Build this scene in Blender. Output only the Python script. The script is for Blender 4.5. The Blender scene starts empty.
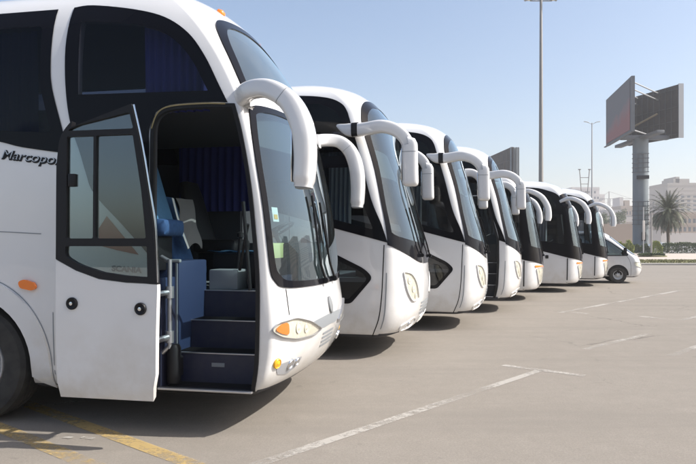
import bpy, bmesh, math, random
from mathutils import Vector, Matrix
from mathutils.geometry import delaunay_2d_cdt
random.seed(7)
R = math.radians
scn = bpy.context.scene
C = scn.collection
AX = math.asin(.2385)                      # the coaches point this far towards the camera side

# ------------------------------------------------------------------ materials
def new_mat(name):
    m = bpy.data.materials.new(name); m.use_nodes = True
    nt = m.node_tree; nt.nodes.clear()
    out = nt.nodes.new('ShaderNodeOutputMaterial')
    return m, nt, out
def principled(name, col, rough=.5, metal=0., coat=0., spec=.5, bump=None, var=None, emit=None, scale=6., obj=True):
    m, nt, out = new_mat(name)
    b = nt.nodes.new('ShaderNodeBsdfPrincipled'); nt.links.new(b.outputs[0], out.inputs[0])
    b.inputs['Base Color'].default_value = (*col, 1); b.inputs['Roughness'].default_value = rough
    b.inputs['Metallic'].default_value = metal; b.inputs['Coat Weight'].default_value = coat
    b.inputs['Specular IOR Level'].default_value = spec
    if emit: b.inputs['Emission Color'].default_value = (*emit[0], 1); b.inputs['Emission Strength'].default_value = emit[1]
    tc = nt.nodes.new('ShaderNodeTexCoord')
    if var:
        n = nt.nodes.new('ShaderNodeTexNoise'); n.inputs['Scale'].default_value = scale; n.inputs['Detail'].default_value = 6
        nt.links.new(tc.outputs['Object' if obj else 'Generated'], n.inputs[0])
        r = nt.nodes.new('ShaderNodeMapRange'); r.inputs[1].default_value = .3; r.inputs[2].default_value = .7
        nt.links.new(n.outputs[0], r.inputs[0])
        mx = nt.nodes.new('ShaderNodeMix'); mx.data_type = 'RGBA'
        mx.inputs[6].default_value = (*col, 1); mx.inputs[7].default_value = (*var, 1)
        nt.links.new(r.outputs[0], mx.inputs[0]); nt.links.new(mx.outputs[2], b.inputs['Base Color'])
    if bump:
        n2 = nt.nodes.new('ShaderNodeTexNoise'); n2.inputs['Scale'].default_value = bump[1]; n2.inputs['Detail'].default_value = 3
        nt.links.new(tc.outputs['Object'], n2.inputs[0])
        bp = nt.nodes.new('ShaderNodeBump'); bp.inputs['Strength'].default_value = bump[0]; bp.inputs['Distance'].default_value = bump[2]
        nt.links.new(n2.outputs[0], bp.inputs['Height']); nt.links.new(bp.outputs[0], b.inputs['Normal'])
    return m
def paint_mat(name, col, dirt=(.5,.46,.40)):
    """white coach paint: clear coat, slight panel waviness, road dust toward the sills"""
    m, nt, out = new_mat(name); L = nt.links
    b = nt.nodes.new('ShaderNodeBsdfPrincipled'); L.new(b.outputs[0], out.inputs[0])
    b.inputs['Roughness'].default_value = .28; b.inputs['Coat Weight'].default_value = 1.; b.inputs['Coat Roughness'].default_value = .03
    tc = nt.nodes.new('ShaderNodeTexCoord'); sp = nt.nodes.new('ShaderNodeSeparateXYZ'); L.new(tc.outputs['Object'], sp.inputs[0])
    n = nt.nodes.new('ShaderNodeTexNoise'); n.inputs['Scale'].default_value = 3.2; n.inputs['Detail'].default_value = 8; n.inputs['Roughness'].default_value = .65
    L.new(tc.outputs['Object'], n.inputs[0])
    z = nt.nodes.new('ShaderNodeMapRange'); z.inputs[1].default_value = 1.1; z.inputs[2].default_value = .3; z.inputs[3].default_value = 0; z.inputs[4].default_value = .8
    L.new(sp.outputs[2], z.inputs[0])
    nr = nt.nodes.new('ShaderNodeMapRange'); nr.inputs[1].default_value = .4; nr.inputs[2].default_value = .75; L.new(n.outputs[0], nr.inputs[0])
    mu = nt.nodes.new('ShaderNodeMath'); mu.operation = 'MULTIPLY'; L.new(z.outputs[0], mu.inputs[0]); L.new(nr.outputs[0], mu.inputs[1])
    ad = nt.nodes.new('ShaderNodeMath'); ad.operation = 'MULTIPLY_ADD'; ad.inputs[1].default_value = .07; L.new(nr.outputs[0], ad.inputs[0]); L.new(mu.outputs[0], ad.inputs[2])
    mx = nt.nodes.new('ShaderNodeMix'); mx.data_type = 'RGBA'; mx.inputs[6].default_value = (*col, 1); mx.inputs[7].default_value = (*dirt, 1)
    L.new(ad.outputs[0], mx.inputs[0]); L.new(mx.outputs[2], b.inputs['Base Color'])
    n2 = nt.nodes.new('ShaderNodeTexNoise'); n2.inputs['Scale'].default_value = 1.7; n2.inputs['Detail'].default_value = 1; L.new(tc.outputs['Object'], n2.inputs[0])
    bp = nt.nodes.new('ShaderNodeBump'); bp.inputs['Strength'].default_value = .25; bp.inputs['Distance'].default_value = .02
    L.new(n2.outputs[0], bp.inputs['Height']); L.new(bp.outputs[0], b.inputs['Normal']); L.new(bp.outputs[0], b.inputs['Coat Normal'])
    return m
def glass_mat(name, tint, refl=(1,1,1), base=.04, rough=.01, dust=.0, gain=1.25):
    """thin tinted pane: tinted see-through plus a mirror layer that grows at grazing angles"""
    m, nt, out = new_mat(name); L = nt.links
    t = nt.nodes.new('ShaderNodeBsdfTransparent'); t.inputs[0].default_value = (*tint, 1)
    g = nt.nodes.new('ShaderNodeBsdfGlossy'); g.inputs['Color'].default_value = (*refl, 1); g.inputs['Roughness'].default_value = rough
    lw = nt.nodes.new('ShaderNodeLayerWeight'); lw.inputs[0].default_value = .5
    pw = nt.nodes.new('ShaderNodeMath'); pw.operation = 'POWER'; pw.inputs[1].default_value = 4.2; L.new(lw.outputs['Facing'], pw.inputs[0])
    f = nt.nodes.new('ShaderNodeMath'); f.operation = 'MULTIPLY_ADD'; f.inputs[1].default_value = .95; f.inputs[2].default_value = .045; L.new(pw.outputs[0], f.inputs[0])
    a = nt.nodes.new('ShaderNodeMath'); a.operation = 'MULTIPLY_ADD'; a.inputs[1].default_value = gain; a.inputs[2].default_value = base; a.use_clamp = True
    L.new(f.outputs[0], a.inputs[0])
    mx = nt.nodes.new('ShaderNodeMixShader'); L.new(a.outputs[0], mx.inputs[0]); L.new(t.outputs[0], mx.inputs[1]); L.new(g.outputs[0], mx.inputs[2])
    last = mx
    if dust:
        d = nt.nodes.new('ShaderNodeBsdfDiffuse'); d.inputs[0].default_value = (.62,.66,.66,1)
        tc = nt.nodes.new('ShaderNodeTexCoord'); n = nt.nodes.new('ShaderNodeTexNoise'); n.inputs['Scale'].default_value = 2.2; n.inputs['Detail'].default_value = 5
        L.new(tc.outputs['Object'], n.inputs[0])
        mm = nt.nodes.new('ShaderNodeMapRange'); mm.inputs[1].default_value = .25; mm.inputs[2].default_value = .8; mm.inputs[3].default_value = dust*.5; mm.inputs[4].default_value = dust*1.5
        L.new(n.outputs[0], mm.inputs[0])
        m2 = nt.nodes.new('ShaderNodeMixShader'); L.new(mm.outputs[0], m2.inputs[0]); L.new(mx.outputs[0], m2.inputs[1]); L.new(d.outputs[0], m2.inputs[2]); last = m2
    L.new(last.outputs[0], out.inputs[0])
    return m
M = {}
M['paint'] = paint_mat('white_paint', (.68,.685,.69))
M['paint_cool'] = paint_mat('silver_white_paint', (.74,.755,.78))
M['lining'] = principled('dark_lining', (.035,.037,.045), .8)
M['cream'] = principled('cream_lining', (.42,.42,.42), .7)
M['frit'] = principled('black_glazing_band', (.005,.005,.007), .08, spec=.13)
M['rubber'] = principled('black_rubber', (.013,.013,.014), .6, spec=.25)
M['tyre'] = principled('tyre_rubber', (.022,.021,.02), .82, var=(.05,.047,.042), scale=9)
M['black'] = principled('black_plastic', (.012,.012,.014), .45, spec=.25)
M['dash'] = principled('dashboard_plastic', (.022,.023,.026), .6)
M['chrome'] = principled('chrome', (.75,.76,.78), .12, metal=1)
M['steel'] = principled('brushed_steel', (.48,.49,.52), .35, metal=.8)
M['rim'] = principled('painted_rim', (.52,.53,.55), .4, metal=.35, var=(.36,.35,.33), scale=14)
M['glass_dark'] = glass_mat('dark_tinted_glass', (.10,.115,.15), base=-.01, gain=.6)
M['glass_curtained'] = glass_mat('curtained_side_glass', (.52,.53,.60), base=-.01, gain=.6)
M['glass_side'] = glass_mat('grey_side_glass', (.40,.43,.46), base=0., gain=.8)
M['glass_door'] = glass_mat('lightly_tinted_glass', (.58,.67,.67), base=.05, gain=1.5)
M['glass_front'] = glass_mat('windscreen_glass', (.55,.70,.72), base=.03, gain=1.35, dust=.008, refl=(.84,.95,1.))
M['glass_upper'] = glass_mat('upper_windscreen_glass', (.62,.80,.80), base=.08, dust=.06, refl=(.84,.98,1.))
M['glass_lamp'] = glass_mat('lamp_glass', (.97,.97,.95), base=.02)
M['blue_seat'] = principled('blue_seat_fabric', (.030,.085,.215), .85, var=(.02,.06,.16), scale=30)
M['blue_cover'] = principled('light_blue_seat_cover', (.055,.15,.27), .75, bump=(.6,14,.02))
M['curtain'] = principled('navy_curtain', (.028,.036,.19), .85)
M['navy'] = principled('navy_step_lining', (.016,.020,.050), .55, var=(.028,.03,.055), scale=11)
M['bluegrey'] = principled('blue_grey_panel', (.020,.034,.085), .5)
M['grey'] = principled('grey_plastic', (.22,.24,.26), .5)
M['amber'] = principled('amber_lens', (.85,.20,.015), .2, coat=.6)
M['yellow'] = principled('yellow_lamp_lens', (.80,.42,.02), .2, coat=.6)
M['reflector'] = principled('lamp_reflector', (.70,.68,.58), .3, var=(.55,.53,.46), scale=26)
M['lamp_bowl'] = principled('lamp_bowl', (.74,.72,.62), .2)
M['rust'] = principled('rust_red_decal', (.30,.07,.03), .5)
M['decal'] = principled('grey_decal', (.20,.21,.22), .5)
M['white'] = principled('white_sheet', (.75,.75,.72), .8)

# ------------------------------------------------------------------ object helpers
def link(o, parent=None):
    C.objects.link(o)
    if parent is not None: o.parent = parent
    return o
def tag(o, label=None, cat=None, group=None, kind=None):
    if label: o['label'] = label
    if cat: o['category'] = cat
    if group: o['group'] = group
    if kind: o['kind'] = kind
    return o
def empty(name, loc=(0,0,0), rz=0.):
    o = bpy.data.objects.new(name, None); o.empty_display_size = .3
    o.location = loc; o.rotation_euler = (0,0,rz); return link(o)
def sharp(me, ang=35):
    me.polygons.foreach_set('use_smooth', [True]*len(me.polygons))
    try: me.set_sharp_from_angle(angle=R(ang))
    except Exception: pass
def mesh_obj(name, vf, mat, parent=None, smooth=35, fix=False):
    me = bpy.data.meshes.new(name); me.from_pydata([tuple(v) for v in vf[0]], [], vf[1])
    if fix:
        b = bmesh.new(); b.from_mesh(me); bmesh.ops.recalc_face_normals(b, faces=b.faces); b.to_mesh(me); b.free()
    me.materials.append(M[mat] if isinstance(mat, str) else mat)
    if smooth: sharp(me, smooth)
    return link(bpy.data.objects.new(name, me), parent)
def join(*vfs):
    V, F = [], []
    for v, f in vfs:
        n = len(V); V += list(v); F += [tuple(i+n for i in q) for q in f]
    return V, F
def box(x0,x1,y0,y1,z0,z1,bev=0.):
    b = bmesh.new(); bmesh.ops.create_cube(b, size=1)
    for v in b.verts: v.co = Vector((x0+(v.co.x+.5)*(x1-x0), y0+(v.co.y+.5)*(y1-y0), z0+(v.co.z+.5)*(z1-z0)))
    if bev: bmesh.ops.bevel(b, geom=list(b.edges), offset=bev, segments=2, affect='EDGES', profile=.6)
    b.verts.index_update(); r = ([v.co.copy() for v in b.verts], [tuple(v.index for v in f.verts) for f in b.faces]); b.free(); return r
def xf(vf, mat): return [mat @ Vector(v) for v in vf[0]], vf[1]
def catmull(pts, n=6):
    pts = [Vector(p) for p in pts]; out = []
    for i in range(len(pts)-1):
        p0 = pts[max(i-1,0)]; p1 = pts[i]; p2 = pts[i+1]; p3 = pts[min(i+2,len(pts)-1)]
        for k in range(n):
            t = k/n
            out.append(.5*((2*p1)+(p2-p0)*t+(2*p0-5*p1+4*p2-p3)*t*t+(3*p1-p0-3*p2+p3)*t**3))
    out.append(pts[-1]); return out
def sweep(path, ra, rb, up=(0,1,0), seg=14, ex=2., cap=True):
    """a tube along path with half sizes ra (along up) and rb (across); ex>2 squares the section"""
    P = [Vector(p) for p in path]; n = len(P); V, F = [], []
    fa = ra if callable(ra) else (lambda t: ra); fb = rb if callable(rb) else (lambda t: rb)
    up = Vector(up)
    for i, p in enumerate(P):
        d = (P[min(i+1,n-1)]-P[max(i-1,0)]).normalized()
        u = (up - d*up.dot(d)); 
        if u.length < 1e-4: u = Vector((1,0,0)) - d*d.x
        u.normalize(); s = d.cross(u); t = i/(n-1)
        for k in range(seg):
            a = 2*math.pi*k/seg; c, q = math.cos(a), math.sin(a)
            V.append(p + u*fa(t)*math.copysign(abs(c)**(2/ex), c) + s*fb(t)*math.copysign(abs(q)**(2/ex), q))
    for i in range(n-1):
        for k in range(seg):
            a, b = i*seg+k, i*seg+(k+1)%seg
            F.append((a, b, b+seg, a+seg))
    if cap: F.append(tuple(range(seg-1,-1,-1))); F.append(tuple(range((n-1)*seg, n*seg)))
    return V, F
def tube(a, b, r, seg=10, r2=None): return sweep([a, b], lambda t: r+((r2 if r2 is not None else r)-r)*t, lambda t: r+((r2 if r2 is not None else r)-r)*t, up=(0.13,.99,.07), seg=seg)
def lathe(prof, axis='y', seg=40, centre=(0,0,0)):
    """prof: (radius, along) pairs, closed when both ends have radius 0"""
    V, F = [], []; c = Vector(centre)
    for r, h in prof:
        for k in range(seg):
            a = 2*math.pi*k/seg
            V.append(c + (Vector((r*math.cos(a), h, r*math.sin(a))) if axis == 'y' else Vector((r*math.cos(a), r*math.sin(a), h))))
    for i in range(len(prof)-1):
        for k in range(seg):
            a, b = i*seg+k, i*seg+(k+1)%seg; F.append((a, b, b+seg, a+seg))
    return V, F
def round_poly(pts, r, n=5):
    """round the corners of a polygon; r one radius or one per corner"""
    out = []; m = len(pts)
    for i in range(m):
        rr = r[i] if isinstance(r, (list, tuple)) else r
        p = Vector(pts[i]).to_2d(); a = Vector(pts[i-1]).to_2d(); b = Vector(pts[(i+1)%m]).to_2d()
        if rr <= 0: out.append((p.x,p.y)); continue
        da, db = (a-p), (b-p); l = min(rr, da.length*.45, db.length*.45)
        s, e = p+da.normalized()*l, p+db.normalized()*l
        for k in range(n+1):
            t = k/n; q = s*(1-t)**2 + p*2*t*(1-t) + e*t*t; out.append((q.x,q.y))
    return out
def sm(pts, corner=42, n=5):
    """smooth an outline between its true corners"""
    q = []
    for i, p in enumerate(pts):
        b = pts[(i+1)%len(pts)]; l = math.dist(p,b); q.append(p)
        if l > .7:
            for t in (.18/l, .5, 1-.18/l): q.append((p[0]+(b[0]-p[0])*t, p[1]+(b[1]-p[1])*t))
    pts = q; m = len(pts); P = [Vector((p[0],p[1],0)) for p in pts]; cor = []
    for i in range(m):
        a = (P[i]-P[i-1]); b = (P[(i+1)%m]-P[i])
        if a.length > 1e-6 and b.length > 1e-6 and math.degrees(a.angle(b)) > corner: cor.append(i)
    if not cor: cor = [0]
    out = []
    for k, c in enumerate(cor):
        e = cor[(k+1)%len(cor)]; run = [P[(c+j)%m] for j in range(((e-c-1)%m)+2)]
        if len(run) < 3: out.append((run[0].x,run[0].y)); continue
        out += [(q.x,q.y) for q in catmull(run, n)[:-1]]
    return out
def dense(pts, step):
    out = []; m = len(pts)
    for i in range(m):
        a, b = pts[i], pts[(i+1)%m]; l = math.dist(a,b); k = max(1, int(math.ceil(l/step)))
        for j in range(k): out.append((a[0]+(b[0]-a[0])*j/k, a[1]+(b[1]-a[1])*j/k))
    return out
def inside(p, poly):
    c = False; n = len(poly); x, y = p
    for i in range(n):
        x1,y1 = poly[i]; x2,y2 = poly[i-1]
        if (y1 > y) != (y2 > y) and x < (x2-x1)*(y-y1)/(y2-y1)+x1: c = not c
    return c
def tri2d(outer, holes=(), step=.12):
    loops = [dense(outer, step)] + [dense(h, step) for h in holes]
    V, E = [], []
    for lp in loops:
        n = len(V); V += [Vector(p) for p in lp]; E += [(n+i, n+(i+1)%len(lp)) for i in range(len(lp))]
    xs = [p[0] for p in loops[0]]; ys = [p[1] for p in loops[0]]
    x = min(xs)+step*.5
    while x < max(xs):
        y = min(ys)+step*.5
        while y < max(ys):
            if inside((x,y), loops[0]) and not any(inside((x,y), h) for h in loops[1:]):
                if all((x-v.x)**2+(y-v.y)**2 > (step*.35)**2 for v in V[:sum(map(len,loops))]): V.append(Vector((x,y)))
            y += step
        x += step
    r = delaunay_2d_cdt(V, E, [], 0, 1e-6)
    P = [tuple(v) for v in r[0]]; T = []
    for f in r[2]:
        c = (sum(P[i][0] for i in f)/len(f), sum(P[i][1] for i in f)/len(f))
        if inside(c, loops[0]) and not any(inside(c, h) for h in loops[1:]): T.append(tuple(f))
    used = sorted({i for t in T for i in t}); ix = {v:i for i,v in enumerate(used)}
    return [P[i] for i in used], [tuple(ix[i] for i in t) for t in T]
def patch(mapping, outer, off=.005, thick=0., holes=(), step=.12):
    """a sheet (or slab) cut to the 2-D outline and laid on the body surface"""
    P, T = tri2d(outer, holes, step); V = []; N = []
    for p in P:
        c, n = mapping(*p); V.append(c+n*off); N.append(n)
    # winding: outward
    if T:
        a,b,c = T[0]; nn = (V[b]-V[a]).cross(V[c]-V[a])
        if nn.dot(N[a]) < 0: T = [t[::-1] for t in T]
    if not thick: return V, T
    k = len(V); ed = {}
    for t in T:
        for i in range(3): ed[(t[i], t[(i+1)%3])] = 1
    F = list(T) + [tuple(i+k for i in t[::-1]) for t in T]
    for (a,b) in ed:
        if (b,a) not in ed: F.append((b,a,a+k,b+k))
    return V + [v - n*thick for v, n in zip(V, N)], F

# ------------------------------------------------------------------ vehicle body surface
class Body:
    """horizontal outlines stacked in height: z, half width, corner start x, nose depth"""
    def __init__(s, ctrl, rear, q=2.6, p=2.0, rear_d=.12, n=6):
        s.rear, s.q, s.p, s.rd = rear, q, p, rear_d
        k = [Vector(c) for c in ctrl]; out = []
        for i in range(len(k)-1):
            p0, p1, p2, p3 = k[max(i-1,0)], k[i], k[i+1], k[min(i+2,len(k)-1)]
            for j in range(n):
                t = j/n; out.append(.5*((2*p1)+(p2-p0)*t+(2*p0-5*p1+4*p2-p3)*t*t+(3*p1-p0-3*p2+p3)*t**3))
        out.append(k[-1]); s.rings = []
        for v in out:
            if not s.rings or v[0] > s.rings[-1][0]+1e-4: s.rings.append(tuple(v))
        # arc length table for the plan curve
        N = 200; pts = []
        for i in range(N+1):
            a = -math.pi/2+math.pi*i/N; pts.append(s.unit(a, 1.25, .36))
        L = [0]
        for i in range(N): L.append(L[-1]+math.dist(pts[i],pts[i+1]))
        s.half = L[-1]/2; s.tab = [(l/s.half-1, -math.pi/2+math.pi*i/N) for i,l in enumerate(L)]
    def unit(s, a, w, d):
        c, q = max(math.cos(a),0.), math.sin(a)
        return (d*c**(2/s.p), w*math.copysign(abs(q)**(2/s.q), q))
    def at(s, z):
        r = s.rings
        if z <= r[0][0]: return r[0][1:]
        if z >= r[-1][0]: return r[-1][1:]
        lo, hi = 0, len(r)-1
        while hi-lo > 1:
            m = (lo+hi)//2
            if r[m][0] <= z: lo = m
            else: hi = m
        t = (z-r[lo][0])/(r[hi][0]-r[lo][0])
        return tuple(r[lo][i]*(1-t)+r[hi][i]*t for i in (1,2,3))
    def ang(s, sig):
        t = s.tab; lo, hi = 0, len(t)-1
        while hi-lo > 1:
            m = (lo+hi)//2
            if t[m][0] <= sig: lo = m
            else: hi = m
        k = (sig-t[lo][0])/(t[hi][0]-t[lo][0]+1e-9); return t[lo][1]*(1-k)+t[hi][1]*k
    def pf(s, sig, z):
        w, xc, d = s.at(z)
        if sig < -1: return Vector((xc+(sig+1)*s.half, -w, z))
        if sig > 1: return Vector((xc-(sig-1)*s.half, w, z))
        x, y = s.unit(s.ang(sig), w, d); return Vector((xc+x, y, z))
    def ps(s, x, z, side=-1):
        w, xc, d = s.at(z)
        if x <= xc: return Vector((x, side*w, z))
        t = min((x-xc)/max(d,.01), .999)
        return Vector((x, side*w*(1-t**s.p)**(1/s.q), z))
    def nrm(s, f, a, b, ref):
        e = .012; u = f(a+e,b)-f(a-e,b); v = f(a,b+e)-f(a,b-e); n = u.cross(v)
        if n.length < 1e-9: return ref.copy()
        n.normalize(); return n if n.dot(ref) > 0 else -n
    def front(s, sig, z):
        return s.pf(sig,z), s.nrm(s.pf, sig, z, Vector((.6, sig, .2)))
    def side(s, x, z):
        return s.ps(x,z), s.nrm(s.ps, x, z, Vector((.1,-1,.1)))
    def side2(s, x, z):
        g = lambda a,b: s.ps(a,b,1)
        return g(x,z), s.nrm(g, x, z, Vector((.1,1,.1)))
    def loft(s, inset=0., na=72):
        V, F = [], []; rg = s.rings
        ringpts = []
        for (z,w,xc,d) in rg:
            w2 = max(w-inset, .02); z2 = z
            if inset:
                z2 = z + inset if z < 1 else (z - inset*min(1, max(0,(z-1)/1.5)))
            xc2 = xc; d2 = max(d-inset*.9, .02); pts = []
            rr = s.rear+inset
            pts.append((rr+s.rd, -w2))
            for i in range(1,24): pts.append((rr+s.rd+(xc2-rr-s.rd)*i/24, -w2))
            for i in range(na+1):
                a = s.ang(-1+2*i/na) if 0 < i < na else (-math.pi/2 if i == 0 else math.pi/2); x,y = s.unit(a,w2,d2); pts.append((xc2+x,y))
            for i in range(23,0,-1): pts.append((rr+s.rd+(xc2-rr-s.rd)*i/24, w2))
            pts.append((rr+s.rd, w2))
            for i in range(1,10):
                a = math.pi*i/10; pts.append((rr+s.rd-s.rd*math.sin(a)**.7, w2*math.cos(a) if 0 else w2*math.copysign(abs(math.cos(a))**.5, math.cos(a))))
            ringpts.append((z2, pts))
        n = len(ringpts[0][1])
        for z, pts in ringpts:
            for x,y in pts: V.append(Vector((x,y,z)))
        for i in range(len(ringpts)-1):
            for k in range(n):
                a, b = i*n+k, i*n+(k+1)%n; F.append((a,b,b+n,a+n))
        F.append(tuple(range(n-1,-1,-1))); m = (len(ringpts)-1)*n; F.append(tuple(range(m,m+n)))
        return V, F

def raw(name, vf, mats):
    me = bpy.data.meshes.new(name); me.from_pydata([tuple(v) for v in vf[0]], [], vf[1])
    for m in mats: me.materials.append(M[m])
    b = bmesh.new(); b.from_mesh(me); bmesh.ops.recalc_face_normals(b, faces=b.faces); b.to_mesh(me); b.free()
    return link(bpy.data.objects.new(name, me))
def area(me): return sum(p.area for p in me.polygons)
def carve(o, cutters):
    """difference every cutter (vertex, face lists with a slot) from o, checking each cut; cutters are removed again"""
    for vf, slot in cutters:
        a0 = area(o.data); xs = [v.co for v in o.data.vertices]
        ext0 = (max(v.z for v in xs)-min(v.z for v in xs), max(v.x for v in xs)-min(v.x for v in xs))
        for t in range(7):
            j = .0009*t; k = Vector((j, -j*.7, j*.6)); w = ([v+k for v in vf[0]], vf[1])
            c = raw('cutter', w, ['paint','lining'])
            for p in c.data.polygons: p.material_index = slot
            md = o.modifiers.new('cut','BOOLEAN'); md.operation = 'DIFFERENCE'; md.object = c; md.solver = 'EXACT'
            ca = area(c.data)
            dg = bpy.context.evaluated_depsgraph_get(); dg.update()
            me = bpy.data.meshes.new_from_object(o.evaluated_get(dg)); o.modifiers.clear(); bpy.data.objects.remove(c, do_unlink=True)
            a1 = area(me); ok = len(me.vertices) > 50
            if ok:
                e = (max(v.co.z for v in me.vertices)-min(v.co.z for v in me.vertices), max(v.co.x for v in me.vertices)-min(v.co.x for v in me.vertices))
                big = len(vf[0]) > 3000
                ok = abs(e[0]-ext0[0]) < .01 and abs(e[1]-ext0[1]) < .01 and (a1 > a0*1.3 if big else (a1 < a0+.05*ca and a1 > a0-ca*1.05 and abs(a1-a0) > 1e-4))
            if ok: break
            bpy.data.meshes.remove(me); me = None
        if me is None: print('CUT FAILED', slot, len(vf[0]), [round(q,2) for q in vf[0][0]], a0, a1, ca, ok); continue
        old = o.data; o.data = me; bpy.data.meshes.remove(old)
        if t: print('cut ok after', t)
    return o

def prism(poly, y0, y1):
    n = len(poly); V = [Vector((x,y0,z)) for x,z in poly]+[Vector((x,y1,z)) for x,z in poly]
    return V, [tuple(range(n)), tuple(range(2*n-1,n-1,-1))]+[(k,n+k,n+(k+1)%n,(k+1)%n) for k in range(n)]
def wheel(parent, x, y, r=.52, w=.29, side=-1, cover=False):
    """tyre with sidewall and tread, dished rim with hand holes, hub and nuts"""
    root = bpy.data.objects.new('wheel', None); root.location = (x, y, r); link(root, parent)
    s = side; h = w/2; ri = r*.56
    prof = [(ri,-h*.75),(ri+.02,-h*.95),(r*.75,-h*1.05),(r*.92,-h),(r*.985,-h*.8),(r,-h*.5),(r,-h*.30),(r-.012,-h*.27),(r-.012,-h*.2),(r,-h*.17),(r,h*.17),(r-.012,h*.2),(r-.012,h*.27),(r,h*.30),(r,h*.5),(r*.985,h*.8),(r*.92,h),(r*.75,h*1.05),(ri+.02,h*.95),(ri,h*.75)]
    mesh_obj('tyre', lathe(prof, 'y', 48), 'tyre', root, 30, True)
    o = s*h
    # rim: lip, well, dish with holes
    lip = [(ri+.004,-o*.7),(ri+.004,o*.8),(ri-.005,o*.93),(ri-.018,o*.9),(ri-.03,o*.62),(ri-.075,o*.5)]
    rim = lathe(lip, 'y', 48)
    V, F = list(rim[0]), list(rim[1])
    nh = 10 if not cover else 7; seg = nh*6; rr = [ri-.075, ri-.105, ri*.52, ri*.40, ri*.36]; yy = [o*.5, o*.42, o*.62, o*.66, o*.78]
    base = len(V)
    for a_, b_ in zip(rr, yy):
        for k in range(seg):
            t = 2*math.pi*k/seg; V.append(Vector((a_*math.cos(t), b_, a_*math.sin(t))))
    for i in range(len(rr)-1):
        for k in range(seg):
            if i == 1 and k % 6 in (1,2,3): continue
            a, b = base+i*seg+k, base+i*seg+(k+1)%seg; F.append((a,b,b+seg,a+seg))
    hub = lathe([(ri*.36,o*.78),(ri*.34,o*1.0),(ri*.25,o*1.06),(0,o*1.07)], 'y', 24)
    nuts = [lathe([(.016,o*.6),(.016,o*.82),(0,o*.83)], 'y', 6, (ri*.46*math.cos(2*math.pi*k/nh), 0, ri*.46*math.sin(2*math.pi*k/nh))) for k in range(nh)]
    mesh_obj('rim', join((V,F), hub, *nuts), 'rim', root, 30)
    mesh_obj('brake_drum', lathe([(0,o*.1),(ri*.8,o*.1),(ri*.8,-o*.5),(0,-o*.5)], 'y', 24), 'rubber', root, 30, True)
    return root

def text_vf(body, size, bold=0., shear=0.):
    cu = bpy.data.curves.new('lettering','FONT'); cu.body = body; cu.size = size; cu.offset = bold; cu.shear = shear
    o = bpy.data.objects.new('lettering', cu); C.objects.link(o)
    dg = bpy.context.evaluated_depsgraph_get(); dg.update()
    me = bpy.data.meshes.new_from_object(o.evaluated_get(dg))
    r = ([v.co.copy() for v in me.vertices], [tuple(p.vertices) for p in me.polygons])
    bpy.data.objects.remove(o, do_unlink=True); bpy.data.meshes.remove(me); return r
def lay(vf, mapping, x, z, off=.008, ang=0., stretch=1.):
    ca, sa = math.cos(ang), math.sin(ang); V = []
    for v in vf[0]:
        a, b = v.x*stretch, v.y; c, n = mapping(x+a*ca-b*sa, z+a*sa+b*ca); V.append(c+n*off)
    return V, vf[1]

# ------------------------------------------------------------------ the three coach shapes and the minibus (z, half width, corner x, nose depth)
TALL = [(.30,1.04,-.30,.12),(.36,1.17,-.15,.15),(.48,1.235,-.05,.17),(.66,1.25,0,.205),(.92,1.26,.02,.225),(1.25,1.26,.0,.18),(1.6,1.255,-.03,.18),
        (2.1,1.25,-.10,.17),(2.7,1.24,-.24,.18),(3.05,1.23,-.39,.21),(3.35,1.20,-.58,.25),(3.6,1.14,-.80,.29),(3.79,1.03,-1.04,.36),
        (3.91,.85,-1.38,.42),(4.0,.5,-2.1,.5),(4.03,.05,-2.6,.5)]
SLANT = [(.30,1.12,-.16,.28),(.38,1.20,-.08,.37),(.6,1.25,0,.41),(.95,1.26,.03,.42),(1.25,1.26,.04,.40),(1.6,1.255,.03,.37),
        (2.2,1.25,-.14,.37),(2.8,1.245,-.30,.37),(3.3,1.23,-.45,.37),(3.52,1.205,-.55,.38),(3.70,1.14,-.74,.42),(3.82,1.02,-1.0,.5),
        (3.90,.84,-1.35,.6),(3.97,.45,-1.9,.7),(3.99,.05,-2.4,.7)]
ROUND = [(.26,1.12,-.12,.36),(.34,1.20,-.05,.48),(.6,1.25,0,.53),(.95,1.26,.02,.54),(1.3,1.26,.02,.51),(1.6,1.255,.01,.47),
        (2.2,1.25,-.05,.41),(2.75,1.24,-.12,.36),(3.0,1.23,-.20,.34),(3.22,1.22,-.34,.38),(3.42,1.17,-.56,.44),(3.55,1.05,-.88,.5),
        (3.64,.85,-1.3,.6),(3.70,.4,-1.9,.7),(3.72,.05,-2.4,.7)]
VAN = [(.24,.80,-.10,.24),(.30,.88,-.02,.30),(.5,.93,.02,.36),(.75,.94,.02,.34),(.95,.935,-.02,.32),(1.08,.93,-.12,.32),(1.3,.915,-.38,.30),(1.6,.89,-.76,.30),
       (1.85,.84,-1.12,.36),(1.97,.76,-1.34,.42),(2.05,.62,-1.6,.5),(2.09,.3,-2.0,.6),(2.10,.04,-2.4,.6)]
FW = (math.cos(AX), -math.sin(AX)); RW = (math.sin(AX), math.cos(AX))
def spot(X, Z, w=1.25): return (X+RW[0]*w, Z+RW[1]*w, 0)
SPOTS = [(-.66,5.26),(.46,8.8),(2.04,11.73),(3.49,14.7),(4.82,17.8),(7.02,20.8),(9.0,23.7)]

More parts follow.
